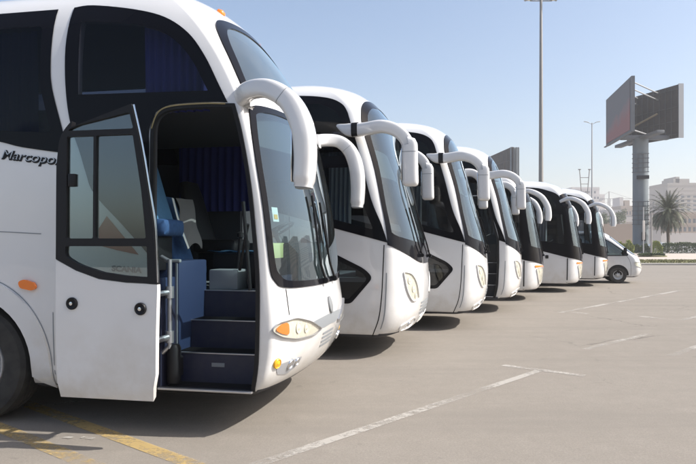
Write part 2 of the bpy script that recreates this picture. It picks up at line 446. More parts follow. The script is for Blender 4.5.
# ------------------------------------------------------------------ shared coach pieces
def grid_sheet(n, m, fn, thick=.012):
    """a waving sheet: fn(u, v) -> point; given thickness along y"""
    V, F = [], []
    for k in (0, 1):
        for i in range(n+1):
            for j in range(m+1):
                p = Vector(fn(i/n, j/m)); p.y += k*thick; V.append(p)
    q = (n+1)*(m+1)
    for i in range(n):
        for j in range(m):
            a = i*(m+1)+j; F.append((a,a+m+1,a+m+2,a+1)); F.append((q+a,q+a+1,q+a+m+2,q+a+m+1))
    return V, F
def curtain(parent, x0, x1, y, z0, z1, folds=9, mat='curtain', amp=.022, gather=0.):
    def fn(u, v):
        x = x0+(x1-x0)*u; x += gather*(x1-x0)*(v-.5)*(u-.5)
        return (x, y + amp*math.sin(u*folds*2*math.pi+1.3*math.sin(v*2))*(.6+.4*v), z1+(z0-z1)*v)
    return mesh_obj('curtain', grid_sheet(folds*6, 8, fn), mat, parent, 60)
def seat(parent, x, y, z, mat='blue_seat', cover=None, w=.44, name='passenger_seat', cl=.26):
    root = bpy.data.objects.new(name, None); root.location = (x, y, z); link(root, parent)
    h = w/2
    mesh_obj('cushion', box(-.24,cl,-h,h,.30,.45,.05), mat, root, 60)
    bk = sweep([(-.20,0,.40),(-.27,0,.62),(-.34,0,.88),(-.40,0,1.08)], lambda t: h*(1-.22*t*t), lambda t: .07-.015*t, up=(0,1,0), seg=20, ex=4.)
    mesh_obj('backrest', bk, cover or mat, root, 50)
    mesh_obj('base', join(box(-.2,min(.16,cl-.1),-h*.7,h*.7,0,.3,.01)), 'black', root)
    return root
def steering(parent, x, y, z):
    root = bpy.data.objects.new('steering_wheel', None); root.location = (x,y,z); root.rotation_euler = (0, R(-28), 0); link(root, parent)
    n = 32; ring = [(.22*math.cos(2*math.pi*i/n), .22*math.sin(2*math.pi*i/n), 0) for i in range(n+1)]
    vf = [sweep(ring, .014, .014, up=(0,0,1), seg=8), lathe([(0,.02),(.06,.02),(.06,-.04),(0,-.04)], 'z', 16)]
    for a in (90, 210, 330): vf.append(tube((0,0,0), (.21*math.cos(R(a)), .21*math.sin(R(a)), 0), .013, 6))
    mesh_obj('wheel_ring', join(*vf), 'black', root, 60); mesh_obj('column', tube((0,0,0),(.0,0,-.42),.035,10), 'black', root)
def wiper(parent, B, pts, off=.035):
    P = [B.front(*p)[0] + B.front(*p)[1]*off for p in pts]
    a = sweep(catmull(P[:2],6), .012, .012, seg=6); b = sweep(catmull(P[1:],6), .009, .012, seg=6)
    hub = lathe([(0,-.03),(.03,-.03),(.03,.03),(0,.03)], 'y', 10, P[0])
    return mesh_obj('wiper', join(a, b, hub), 'black', parent, 50)
def mirror_tall(parent, side, fwd=1.):
    """the thick white arm curving forward and hanging down, mirror glass inside its tip"""
    s = side; y0 = s*1.21
    root = bpy.data.objects.new('mirror', None); link(root, parent)
    path = catmull([(-.24,y0-s*.02,2.795),(-.12,y0+s*.09,2.83),(.06*fwd,y0+s*.16,2.815),(.24*fwd,y0+s*.19,2.70),(.345*fwd,y0+s*.2,2.50),(.37*fwd,y0+s*.2,2.28),(.355*fwd,y0+s*.2,2.03)], 7)
    def rb(t): return .074 if t < .3 else (.074+.012*math.sin((t-.3)/.7*math.pi) if t < .97 else .066)
    def ra(t): return .06+.05*min(1,max(0,(t-.3)/.4)) if t < .97 else .095
    arm = sweep(path, ra, rb, up=(0,1,0), seg=24, ex=3.6)
    mesh_obj('arm', arm, 'paint', root, 50)
    k = len(path)*46//100; mesh_obj('joint_gap', sweep([path[k], path[k].lerp(path[k+1],.12)], ra(.46)+.0015, rb(.46)+.0015, up=(0,1,0), seg=24, ex=3.6), 'grey', root, 50)
    mesh_obj('end_cap', sweep([path[-1]+Vector((0,0,.012)), path[-1]-Vector((0,0,.008))], .085, .058, up=(0,1,0), seg=24, ex=3.6), 'grey', root, 40)
    mesh_obj('mirror_glass', box(.275*fwd,.285*fwd,y0+s*.2-.085,y0+s*.2+.085,2.07,2.50,.003), 'chrome', root)
    mesh_obj('mount', join(box(-.30,-.15,y0-s*.06-.03,y0+s*.02+.03,2.72,2.88,.02), box(-.205,-.195,y0-.05,y0+.05,2.735,2.87,.003)), 'paint', root)
    return root
def mirror_slant(parent, side, fwd=1., drop=0.):
    """horizontal white arm with a black collar, bent down into a rounded mirror head"""
    s = side; root = bpy.data.objects.new('mirror', None); link(root, parent); f = fwd
    ym = s*1.40
    path = catmull([(-.60,s*1.27,3.20),(-.42,s*1.33,3.13),(-.20,s*1.37,3.13),(.02*f,ym,3.15),(.20*f,ym,3.10),(.33*f,ym,2.99),(.40*f,ym,2.84)], 6)
    arm = sweep(path, lambda t: .058+.012*math.sin(t*3), lambda t: .02+.076*min(1,t/.16) if t < .16 else .092-.010*t, up=(0,1,0), seg=20, ex=4.2)
    mesh_obj('arm', arm, 'paint', root, 50)
    mesh_obj('collar', sweep([(-.385,s*1.345,3.130),(-.30,s*1.358,3.131)], .066, .0945, up=(0,1,0), seg=20, ex=4.2), 'black', root, 50)
    hx = .40*f
    head = sweep(catmull([(hx-.01,ym,2.90),(hx,ym,2.87),(hx+.005,ym,2.62),(hx+.01,ym,2.42),(hx+.01,ym,2.345)], 4),
                 lambda t: .085*(.86 if t < .05 else 1)*(1 if t < .8 else 1-.45*((t-.8)/.2)**2), lambda t: .104*(.9 if t < .05 else 1)*(1 if t < .8 else 1-.4*((t-.8)/.2)**2), up=(0,1,0), seg=20, ex=4.)
    mesh_obj('head', head, 'paint', root, 45)
    mesh_obj('head_groove', join(*[sweep([(hx,ym,z),(hx,ym,z-.008)], .0865, .1055, up=(0,1,0), seg=20, ex=4.) for z in (2.80,)]), 'grey', root, 50)
    mesh_obj('mirror_glass', box(hx-.107,hx-.098,ym-.065,ym+.065,2.42,2.84,.003), 'chrome', root)
    return root
def mirror_hook(parent, side, fwd=1.):
    """one-piece white horn that rises from the roof corner and hooks down"""
    s = side; root = bpy.data.objects.new('mirror', None); link(root, parent); f = fwd; y = s*1.33
    path = catmull([(-.22,s*1.2,2.93),(.02,s*1.28,3.02),(.24*f,y,2.98),(.46*f,y,2.84),(.60*f,y,2.60),(.63*f,y,2.40),(.62*f,y,2.20)], 6)
    mesh_obj('arm', sweep(path, lambda t: .05+.05*t, lambda t: .055+.045*t if t < .9 else .10-.3*(t-.9), up=(0,1,0), seg=16, ex=3.), 'paint', root, 50)
    mesh_obj('mirror_glass', box(.51*f,.52*f,y-.085,y+.085,2.24,2.56,.003), 'chrome', root)
    return root
def well(parent, x, r=.62):
    for s in (-1, 1):
        V, F = [], []
        n = 18
        for k in range(n+1):
            a = math.pi*k/n
            for yy in (s*1.22, s*.72): V.append(Vector((x+r*math.cos(a), yy, .52+r*math.sin(a)*1.0)))
        for k in range(n): F.append((2*k,2*k+1,2*k+3,2*k+2))
        F.append(tuple(2*k+1 for k in range(n+1)))
        mesh_obj('wheel_well', (V,F), 'rubber', parent, 50)
def arch_cut(x, s, r=.60, z=.52, y0=.75, y1=1.45):
    V, F = [], []; n = 36
    for yy in (s*y0, s*y1):
        for k in range(n):
            a = 2*math.pi*k/n; V.append(Vector((x+r*math.cos(a), yy, z+r*math.sin(a))))
    F = [tuple(range(n)), tuple(range(2*n-1, n-1, -1))] + [(k,(k+1)%n,n+(k+1)%n,n+k) for k in range(n)]
    return (V, F)
def grow(poly, d):
    """offset a polygon outward a little"""
    a = sum(poly[i-1][0]*poly[i][1]-poly[i][0]*poly[i-1][1] for i in range(len(poly))); sg = 1 if a > 0 else -1; out = []
    for i in range(len(poly)):
        p0, p1, p2 = (Vector(poly[i-1]), Vector(poly[i]), Vector(poly[(i+1)%len(poly)]))
        e1 = (p1-p0); e2 = (p2-p1)
        if e1.length < 1e-6 or e2.length < 1e-6: continue
        n1 = Vector((e1.y,-e1.x)).normalized()*sg; n2 = Vector((e2.y,-e2.x)).normalized()*sg; n = n1+n2
        if n.length < 1e-6: n = n1
        n.normalize(); k = d/max(.5, n.dot(n1)); out.append((p1.x+n.x*k, p1.y+n.y*k))
    return out
def groove(B, mapping, pts, w=.012, closed=False):
    """a dark panel gap: narrow strip following a line on the surface"""
    P = catmull([(p[0],p[1],0) for p in pts], 5) if len(pts) > 2 and not closed else [Vector((p[0],p[1],0)) for p in (list(pts)+([pts[0]] if closed else []))]
    Q = []
    for i in range(len(P)-1):
        k = max(1, int((P[i+1]-P[i]).length/.1))
        for j in range(k): Q.append(P[i].lerp(P[i+1], j/k))
    Q.append(P[-1]); V, F = [], []
    for i, p in enumerate(Q):
        d = (Q[min(i+1,len(Q)-1)]-Q[max(i-1,0)]); d.normalize(); n = Vector((-d.y,d.x,0))*w/2
        for q in (p-n, p+n):
            c, nn = mapping(q.x, q.y); V.append(c+nn*.003)
    for i in range(len(Q)-1): F.append((2*i,2*i+2,2*i+3,2*i+1))
    return V, F
def window(parent, B, outer, panes, side=-1, glass='glass_dark', name='window', band='frit', off=.006, clear=None):
    mp = B.side if side < 0 else B.side2
    w = mesh_obj(name, patch(mp, outer, off, 0., panes, .16), band, parent, 60)
    for i, p in enumerate(panes): mesh_obj('pane', patch(mp, p, off-.002, 0., (), .2), 'glass_side' if i == clear else glass, w, 60)
    return w

def lamp_cluster(parent, B, outline, inner, amber=None, lens='glass_lamp', bez='paint', bw=.007):
    """headlight: dark bowl, bright reflectors, clear cover"""
    root = mesh_obj('headlight', patch(B.front, outline, .004, 0., (), .04), 'reflector', parent, 60)
    for (sg, z, r) in inner:
        c, n = B.front(sg, z); q = n.to_track_quat('Z','Y').to_matrix().to_4x4(); q.translation = c + n*.008
        vf = xf(lathe([(r,.0),(r*.95,.004),(r*.85,.001),(r*.4,.0),(r*.3,.006),(0,.007)], 'z', 20), q); mesh_obj('lamp', vf, 'lamp_bowl', root, 60)
    if amber:
        mesh_obj('turn_signal', patch(B.front, amber, .012, 0., (), .04), 'amber', root, 60)
    mesh_obj('lens', patch(B.front, outline, .022, 0., (), .05), lens, root, 60)
    mesh_obj('bezel', patch(B.front, grow(outline,bw), .024, .03, (outline,), .05), bez, root, 60)
    return root

def mir(pts): return [(-a,b) for a,b in reversed(pts)]
def sym(half): return sm(sym_raw(half), 60)
def sym_raw(half):
    """half outline from the centre bottom along the near edge to the centre top, mirrored"""
    return half + [(-a,b) for a,b in reversed(half) if abs(a) > 1e-6]
def shell(root, B, holes_side, holes_far, holes_front, arches, mat='paint'):
    o = raw('body', B.loft(), ['paint','lining'])
    cut = [(B.loft(.055), 1)]
    o = carve(o, cut)
    cs = []
    for h in holes_side: cs.append((prism(grow(h,.004), -1.6, -.80), 1))
    for h in holes_far: cs.append((prism(grow(h,.004), .80, 1.6), 1))
    for h in holes_front: cs.append((patch(B.front, grow(h,.004), .12, .34, (), .10), 1))
    for (x, s) in arches: cs.append((arch_cut(x, s), 0))
    carve(o, cs)
    o.data.materials[0] = M[mat]; o.data.materials[1] = M['lining']
    for p in o.data.polygons:
        if p.center.z < .45 and p.normal.z < -.75: p.material_index = 1  # underside made dark to deepen the shadow beneath the body
    sharp(o.data, 30); o.parent = root; return o
def cabin(root, floor=1.14, deck=1.5, dash_x=(-.45,.0), driver_y=.62, rows=(-2.6,-3.5,-4.4), length=11.4, dz=0, dxf=0., steps=False):
    mesh_obj('cabin_floor', join(box(-length,-1.0,-1.17,1.17,floor-.06,floor), box(-1.0,-.10,(-.34 if steps else -1.15),1.15,floor-.06,floor)), 'grey', root, 0)
    prof = [(dash_x[0],1.14+dz),(dash_x[0]-.02,1.42+dz),(dash_x[0]+.06,1.56+dz),(dash_x[1]-.12,1.60+dz),(dash_x[1]-.02,1.50+dz),(dash_x[1]-.02,1.0+dz)]
    y0, y1 = (-.30 if steps else -1.0), 1.08; n = len(prof)
    V = [Vector((x,y,z)) for y in (y0,y1) for x,z in prof]
    F = [tuple(range(n-1,-1,-1)), tuple(range(n,2*n))]+[(k,(k+1)%n,n+(k+1)%n,n+k) for k in range(n)]
    mesh_obj('dashboard', (V,F), 'dash', root, 30, True)
    steering(root, dash_x[0]-.10, driver_y, 1.72+dz)
    seat(root, -1.15, driver_y, floor+.05, 'black' if steps else 'blue_seat', name='driver_seat', w=.5)
    for x in rows:
        for y in (-.65,.65): seat(root, x, y, deck-.3, 'blue_seat', w=.9)

def rear_panes(x, xe, w, z0, z1, gap=.14):
    out = []
    while x - w > xe: out.append(round_poly([(x,z0),(x,z1),(x-w,z1),(x-w,z0)], .06)); x -= w+gap
    return out

# ---------------- the tall coach in front, door open
def tall_coach():
    B = Body(TALL, -12.2, q=1.95)
    root = empty('coach')
    tag(root, 'nearest tall white coach with its glazed door standing open and steps showing', 'coach', 'white coaches parked in a row')
    door_open = sm([(-.985,.375),(-.155,.375),(-.10,.62),(-.085,1.25),(-.12,1.7),(-.165,2.1),(-.24,2.5),(-.30,2.71),(-.55,2.72),(-.82,2.71),(-.93,2.67),(-.975,2.60),(-.985,2.50)],50)
    fr_out = [(-1.83,3.685),(-1.65,3.695),(-1.24,3.62),(-.93,3.52),(-.70,3.36),(-.54,3.15),(-.41,2.90),(-.335,2.755),(-.55,2.765),(-.84,2.755),(-.97,2.70),(-1.03,2.56),(-1.03,1.50),(-1.27,1.75),(-1.54,2.02),(-1.62,2.2),(-1.68,2.38),(-1.77,2.62),(-1.82,2.9),(-1.845,3.3)]
    fr_out = sm(fr_out, 38); fr_in = round_poly(sm([(-1.72,3.54),(-1.24,3.48),(-.97,3.40),(-.78,3.27),(-.64,3.10),(-.51,2.86),(-1.70,2.88)],50), [0])if 0 else sm([(-1.72,3.54),(-1.24,3.48),(-.97,3.40),(-.78,3.27),(-.64,3.10),(-.51,2.86),(-1.70,2.88)],50)
    re_out = [(-1.985,3.68),(-1.98,3.2),(-1.955,2.95),(-1.86,2.62),(-1.80,2.43),(-1.78,2.37),(-2.24,2.44),(-2.56,2.51),(-3.2,2.56),(-11.4,2.56),(-11.6,2.8),(-11.6,3.6),(-11.4,3.70)]
    re_out = sm(re_out, 40)
    panes = [round_poly([(-2.10,3.52),(-2.07,2.95),(-1.96,2.56),(-3.5,2.66),(-3.55,3.52)], .05)] + rear_panes(-3.68, -11.5, 1.42, 2.66, 3.52)
    ws_lo = sym([(0,1.255),(-.35,1.26),(-.72,1.28),(-.84,1.33),(-.895,1.45),(-.90,1.9),(-.89,2.3),(-.85,2.60),(-.80,2.69),(-.55,2.74),(-.25,2.76),(0,2.765)])
    lo_out = sym([(0,1.20),(-.38,1.205),(-.78,1.225),(-.90,1.28),(-.952,1.42),(-.955,1.9),(-.945,2.3),(-.91,2.62),(-.85,2.74),(-.56,2.79),(-.25,2.81),(0,2.815)])
    ws_up = sym([(0,2.95),(-.4,2.94),(-.82,2.93),(-.81,3.1),(-.78,3.3),(-.71,3.44),(-.58,3.53),(-.3,3.60),(0,3.62)])
    up_out = sym([(0,2.90),(-.4,2.89),(-.89,2.87),(-.885,3.1),(-.86,3.32),(-.79,3.49),(-.64,3.59),(-.33,3.66),(0,3.68)])
    farp = [round_poly([(-1.72,3.5),(-.97,3.36),(-.78,3.25),(-.64,3.08),(-.51,2.86),(-1.70,2.92)], .05), round_poly([(-1.15,2.35),(-.40,2.35),(-.2,1.60),(-1.15,1.60)], .06)]
    far_out = [(-1.83,3.6),(-1.24,3.56),(-.93,3.48),(-.70,3.34),(-.54,3.13),(-.41,2.90),(-.2,2.3),(-.1,1.5),(-1.84,1.5)]
    shell(root, B, [fr_in, door_open]+panes, farp+panes, [ws_lo, ws_up], [(-2.75,-1),(-2.75,1),(-8.9,-1),(-8.9,1)])
    window(root, B, fr_out, [fr_in], -1, 'glass_curtained'); window(root, B, re_out, panes)
    window(root, B, far_out, farp, 1, 'glass_door'); window(root, B, re_out, panes, 1)
    w1 = mesh_obj('windscreen', patch(B.front, lo_out, .012, .02, (ws_lo,), .1), 'frit', root, 50)
    mesh_obj('pane', patch(B.front, ws_lo, .004, 0, (), .08), 'glass_front', w1, 60)
    wiper(w1, B, [(-.06,1.23),(-.16,1.40),(-.16,2.05)]); wiper(w1, B, [(.25,1.23),(.12,1.4),(.03,2.0)])
    w2 = mesh_obj('windscreen', patch(B.front, up_out, .012, .02, (ws_up,), .1), 'frit', root, 50)
    mesh_obj('pane', patch(B.front, ws_up, .004, 0, (), .08), 'glass_upper', w2, 60)
    w2['label'] = 'upper windscreen'; w1['label'] = 'lower windscreen with wipers'
    # permit sticker and yellow card behind the lower windscreen
    mesh_obj('sticker', patch(B.front, [(-.84,1.78),(-.765,1.78),(-.765,1.90),(-.84,1.90)], -.012), 'white', root)
    mesh_obj('sticker_print', patch(B.front, [(-.825,1.80),(-.78,1.80),(-.78,1.84),(-.825,1.84)], -.009), 'yellow', root)
    mesh_obj('route_card', box(-.16,-.15,-.82,-.28,1.46,1.60,.003), principled('pale_yellow_card', (.60,.58,.25), .7), root)
    # grab handle and rubber lip on the A-pillar side, door switch box
    mesh_obj('grab_handle', join(sweep(catmull([(-.17,-1.10,1.25),(-.22,-1.06,1.32),(-.22,-1.06,1.78),(-.27,-1.10,1.85)],5), .014, .014, seg=8)), 'yellow', root, 60) if 0 else None
    mesh_obj('pillar_rail', tube((-.20,-1.08,1.20),(-.27,-1.06,1.95),.016), 'black', root)
    mesh_obj('pillar_rail', tube((-.40,-.80,1.36),(-.25,-1.0,1.76),.014), 'black', root)
    # front
    seam = lambda pts, f=B.front, w=.009: groove(B, f, pts, w)
    [mesh_obj('panel_gap', seam([(s*.78,1.215),(s*.785,1.0)]), 'rubber', root) for s in (-1,1)]
    hl = round_poly([(-.975,.895),(-.92,.95),(-.72,.965),(-.50,.905),(-.26,.80),(-.42,.775),(-.7,.79),(-.89,.835)], .05)
    am = round_poly([(-.945,.895),(-.90,.935),(-.81,.945),(-.80,.835),(-.88,.855)], .035)
    lamp_cluster(root, B, hl, [(-.68,.875,.048),(-.56,.855,.042)], am, bez='steel', bw=.004); lamp_cluster(root, B, mir(hl), [(.68,.88,.055),(.56,.855,.05)], mir(am), bez='steel', bw=.004)
    gr = sym([(0,.80),(-.24,.80),(-.45,.885),(-.30,.90),(0,.91)]); mesh_obj('grille', patch(B.front, gr, .005, 0, (), .05), 'grey', root)
    fog = round_poly([(-.90,.60),(-.52,.60),(-.56,.52),(-.68,.475),(-.84,.51)], .03)
    for f in (fog, mir(fog)):
        s = 1 if f is fog else -1
        fo = mesh_obj('fog_lamp', patch(B.front, f, .004, 0, (), .05), principled('grey_recess', (.30,.31,.33), .4), root)
        for sg, r, m in ((-.885,.038,'yellow'),(-.70,.04,'chrome'),(-.60,.032,'chrome')):
            c, n = B.front(s*sg, .57 if m == 'chrome' else .612); q = n.to_track_quat('Z','Y').to_matrix().to_4x4(); q.translation = c
            mesh_obj('lamp', xf(lathe([(r*1.15,0),(r*1.15,.012),(r,.016),(r*.9,.010),(0,.022)], 'z', 20), q), m, fo, 60)
    mesh_obj('lower_grille', join(*[patch(B.front, round_poly([(-.16,z),(.16,z),(.16,z+.022),(-.16,z+.022)], .01), .005) for z in (.60,.64,.68,.72)]), 'grey', root)
    c, n = B.front(0, .99); q = n.to_track_quat('Z','Y').to_matrix().to_4x4(); q.translation = c+n*.004
    mesh_obj('badge', xf(lathe([(.085,0),(.083,.012),(.06,.018),(0,.02)], 'z', 28), q @ Matrix.Diagonal((.7,1,1,1))), 'decal', root, 50)
    # markers
    mesh_obj('side_marker', patch(B.side, round_poly([(-2.26,1.26),(-2.24,1.205),(-2.12,1.185),(-2.08,1.21),(-2.10,1.255),(-2.20,1.285)], .03), .028, .024, (), .05), 'amber', root, 60)
    for s in (-1,1):
        c, n = B.front(s*.46, 3.76); q = n.to_track_quat('Z','Y').to_matrix().to_4x4(); q.translation = c
        mesh_obj('roof_marker', xf(lathe([(.045,0),(.04,.02),(0,.032)], 'z', 16), q), 'amber', root, 60)
    # wheel arch lips, wheels
    for s in (-1,1):
        mp = B.side if s < 0 else B.side2
        for x in (-2.75,-8.9):
            o = [(x+.79*math.cos(R(a)), .50+.80*math.sin(R(a))) for a in range(-12,193,8)]; i = [(x+.605*math.cos(R(a)), .52+.605*math.sin(R(a))) for a in range(192,-14,-8)]
            mesh_obj('wheel_arch_lip', patch(mp, o+i, .022, .03, (), .12), 'paint', root, 40)
            mesh_obj('arch_gap', groove(B, mp, [(x+.80*math.cos(R(a)), .50+.81*math.sin(R(a))) for a in range(-12,193,8)], .008), 'grey', root)
            wheel(root, x, s*1.08, .515, .30, s)
    well(root, -2.75); well(root, -8.9)
    # livery writing and mark on the flank
    t1 = text_vf('Marcopolo', .112, .005, .22)
    mesh_obj('lettering', lay(t1, B.side, -2.455, 2.345, .004, -.12, 1.32), 'black', root, 0)
    mesh_obj('lettering_face', lay(text_vf('Marcopolo', .112, -.002, .22), B.side, -2.462, 2.353, .007, -.12, 1.32), 'steel', root, 0)
    mesh_obj('lettering', lay(text_vf('SCANIA', .062, .003), B.side, -1.37, 1.365, .006, -.06, 1.25), 'decal', root, 0)
    mesh_obj('emblem', patch(B.side, [(-1.58,1.60),(-1.42,1.83),(-1.12,1.50),(-1.33,1.54)], .005), 'rust', root)
    mesh_obj('emblem_eyes', join(*[patch(B.side, round_poly([(x,1.625),(x+s*.035,1.635),(x+s*.04,1.60),(x+s*.012,1.608)], .008), .009) for x, s in ((-1.40,1),(-1.425,-1))]), 'white', root)
    # side panel gaps
    [mesh_obj('panel_gap', gg, 'grey', root) for gg in (groove(B, B.side, [(-2.05,1.68),(-3.2,1.72),(-6,1.72),(-11.5,1.72)], .008), groove(B, B.side, [(-3.7,.36),(-3.7,1.70)], .008), groove(B, B.side, [(-5.3,.36),(-5.3,1.70)], .008), groove(B, B.side, [(-1.93,.36),(-1.93,1.0)], .008))]
    # doorway: rubber frame, steps, rails
    mesh_obj('door_frame', patch(B.side, grow(door_open,.034), .014, .03, (door_open,), .15), 'rubber', root, 40)
    mesh_obj('frame_trim', groove(B, lambda a,b: (B.side(a,b)[0]+B.side(a,b)[1]*.016, B.side(a,b)[1]), [(-.35,2.742),(-.55,2.752),(-.83,2.742),(-.95,2.69),(-1.005,2.56)], .012), principled('brass_trim', (.30,.22,.10), .4, metal=.6), root)
    st = mesh_obj('steps', join(box(-.96,-.16,-1.15,-.93,.35,.375), box(-.96,-.06,-.95,-.62,.36,.635), box(-.96,-.06,-.65,-.32,.6,.885), box(-.96,-.06,-.35,-.30,.86,1.137)), 'navy', root, 0)
    mesh_obj('step_edge', join(box(-.96,-.13,-1.245,-1.20,.368,.386,.003), *[box(-.955,-.065,y-.012,y+.014,z,z+.009,.002) for y,z in ((-.95,.633),(-.65,.883),(-.35,1.136))]), 'steel', st)
    mesh_obj('tread_ribs', join(*[box(-.93,-.12,y0+.03+.032*k,y0+.042+.032*k,z+.002,z+.006) for y0,z in ((-1.15,.375),(-.93,.636),(-.63,.886)) for k in range(7)]), 'rubber', st, 0)
    mesh_obj('step_lamp', box(-.60,-.48,-.955,-.948,.52,.555,.002), 'grey', st)
    mesh_obj('seat_belt', join(sweep(catmull([(-1.13,-.62,2.02),(-1.05,-.66,1.8),(-.98,-.60,1.55)],5), .02, .003, up=(0,1,0), seg=6)), 'white', root)
    mesh_obj('stair_side', box(-1.0,-.963,-1.18,-.3,.36,1.20), 'navy', root, 0); mesh_obj('stair_side', box(-.095,-.06,-1.08,-.3,.40,1.30), 'navy', root, 0)
    mesh_obj('partition', join(box(-1.90,-.93,-.90,-.3,.6,1.44,.02), box(-1.0,-.965,-1.16,-.9,1.0,1.30,.01)), 'bluegrey', root, 40)
    mesh_obj('partition_trim', join(box(-1.91,-.925,-.905,-.86,1.425,1.455,.01), box(-1.5,-.97,-.912,-.901,.95,.965), box(-.96,-.945,-.912,-.901,.62,1.42)), 'grey', root, 40)
    mesh_obj('console', join(box(-.92,-.62,-.28,.25,1.14,1.34,.02)), 'grey', root, 40)
    hr = [tube((-.90,-1.14,.70),(-.90,-1.14,1.46),.020), tube((-.90,-1.14,1.44),(-.99,-1.12,1.48),.02), tube((-.90,-1.14,.72),(-.97,-1.14,.66),.02)]
    mesh_obj('handrail', join(*hr), 'steel', root, 60)
    mesh_obj('door_motor', join(lathe([(0,.40),(.055,.40),(.06,.43),(.06,.70),(.045,.73),(0,.73)], 'z', 20, (-.88,-1.10,0)), box(-.90,-.84,-1.06,-1.0,.45,.62,.01)), 'black', root, 40)
    # open door, swung out parallel to the side and rearward on two arms
    dx, dy = -.60, -.47
    g = lambda a,b: ((lambda r: (r[0]+Vector((dx,dy,0)), r[1]))(B.side(a-dx, b)))
    door_o = round_poly([(-1.555,.395),(-.76,.395),(-.715,.60),(-.695,1.25),(-.725,1.7),(-.765,1.95),(-.84,2.35),(-.92,2.665),(-1.40,2.585),(-1.53,2.44),(-1.555,2.2)], [.02,.05,0,0,0,0,0,.02,.12,.1,0])
    panel = [(-1.555,.395),(-.76,.395),(-.715,.60),(-.695,1.25),(-.697,1.285),(-.95,1.295),(-1.18,1.32),(-1.38,1.385),(-1.555,1.47)]
    d = mesh_obj('door', patch(g, panel, .02, .05, (), .12), 'paint', root, 40); d['label'] = 'open entrance door with a glazed top'
    gf = [(-1.555,1.474),(-1.38,1.389),(-1.18,1.324),(-.95,1.299),(-.697,1.289),(-.725,1.7),(-.765,1.95),(-.84,2.35),(-.92,2.665)] + round_poly([(-1.40,2.585),(-1.53,2.44),(-1.555,2.2)], [.10,.08,0])
    p1 = round_poly([(-1.455,2.475),(-.90,2.475),(-.935,2.60),(-1.36,2.52),(-1.44,2.49)], .02)
    p2 = round_poly([(-1.465,1.635),(-1.235,1.635),(-1.235,2.43),(-1.465,2.43)], .015)
    p3 = round_poly([(-1.215,1.635),(-.79,1.635),(-.83,2.0),(-.905,2.43),(-1.215,2.43)], .015)
    p4 = round_poly([(-1.47,1.575),(-1.475,1.50),(-1.36,1.435),(-1.15,1.375),(-.95,1.35),(-.775,1.34),(-.782,1.575)], [.01,.05,.05,0,0,.01,.01])
    mesh_obj('door_window', patch(g, gf, .024, .05, (p1,p2,p3,p4), .12), 'black', d, 40)
    for p in (p1,p2,p3,p4): mesh_obj('pane', patch(g, grow(p,.01), .004, .005, (), .15), 'glass_door', d, 60)
    P = [g(a,b)[0]+Vector((.014,-.012,0)) for a,b in ((-.71,1.30),(-.728,1.7),(-.768,1.95),(-.842,2.35),(-.918,2.66))]
    mesh_obj('edge_trim', sweep(catmull(P,4), .007, .009, seg=6), 'chrome', d, 60)
    for x, z in ((-1.41,1.13),(-.83,1.10)):
        c, n = g(x,z); q = n.to_track_quat('Z','Y').to_matrix().to_4x4(); q.translation = c+n*.02
        k = mesh_obj('handle', xf(lathe([(.048,0),(.048,.012),(.042,.018),(.034,.010),(0,.008)], 'z', 24), q), 'black', d, 50)
        mesh_obj('lock', xf(lathe([(.014,.008),(.014,.022),(0,.024)], 'z', 12), q), 'chrome', k, 50)
    c, n = g(-1.425,2.09); mesh_obj('latch', box(c.x-.03,c.x+.03,c.y-.025,c.y+.03,c.z-.05,c.z+.05,.008), 'black', d, 40)
    mesh_obj('door_arm', join(tube((-.90,-1.14,1.18),(-1.05,-1.66,1.16),.024), lathe([(0,1.13),(.036,1.13),(.036,1.23),(0,1.23)], 'z', 14, (-.90,-1.14,0))), 'steel', root, 50)
    mesh_obj('door_arm', join(tube((-.90,-1.14,.80),(-1.05,-1.66,.76),.026), lathe([(0,.75),(.036,.75),(.036,.85),(0,.85)], 'z', 14, (-.90,-1.14,0))), 'steel', root, 50)
    # inside
    cabin(root, 1.14, 1.5, (-.42,.02), .60, (-2.6,-3.5,-4.4), 12.0, steps=True)
    seat(root, -.98, -.33, .96, 'blue_seat', w=.44, cl=-.02); seat(root, -.90, -.93, 1.36, 'blue_seat', 'blue_cover', w=.40, cl=-.05)
    mesh_obj('engine_cover', box(-1.0,-.42,-.02,.34,1.14,1.50,.04), 'black', root, 40)
    mesh_obj('gear_lever', join(tube((-.72,-.08,1.1),(-.66,-.10,1.66),.016), lathe([(0,1.64),(.035,1.66),(.035,1.70),(0,1.72)], 'z', 12, (-.66,-.10,0))), 'black', root, 50)
    mesh_obj('added_dark_blind', grid_sheet(20, 4, lambda u,v: (.02-.16*(2*u-1)**2-.10*(1-v), -1.0+2.0*u, 2.42+.30*(1-v)), .004), 'dash', root, 60)  # dark sheet added behind the glass to darken the windscreen top
    mesh_obj('cab_ceiling', box(-2.6,-.30,-1.1,1.1,2.755,2.79), 'lining', root, 0)
    curtain(root, -1.20, -.60, -1.02, 2.74, 3.50, 8)
    mesh_obj('jacket', grid_sheet(16, 14, lambda u,v: (-1.16+.05*u+.12*v+.012*math.sin(v*9+u*7), -.50+.24*u*(1-.15*v)+.012*math.sin(v*11+u*4), 2.03-.46*v-.03*math.cos(u*6)*v), .02), principled('pale_cloth', (.17,.16,.16), .9), root, 60); curtain(root, -1.9, -.95, 1.08, 1.98, 3.1, 10)
    curtain(root, -3.4, -2.2, -1.12, 2.6, 3.5, 12)
    mesh_obj('cab_cover', grid_sheet(24, 10, lambda u,v: (-1.04+.66*u, -.05+.42*v, 1.515+.006*math.sin(u*19+v*7)+.006*math.sin(v*23+u*5)), .0), 'blue_cover', root, 60)
    mesh_obj('upper_deck', box(-12.0,-2.0,-1.15,1.15,1.42,1.5), 'lining', root, 0)
    mirror_tall(root, -1); mirror_tall(root, 1, .70)
    mesh_obj('rear_bumper', box(-12.28,-12.1,-1.2,1.2,.4,.75,.05), 'paint', root, 40)
    return root

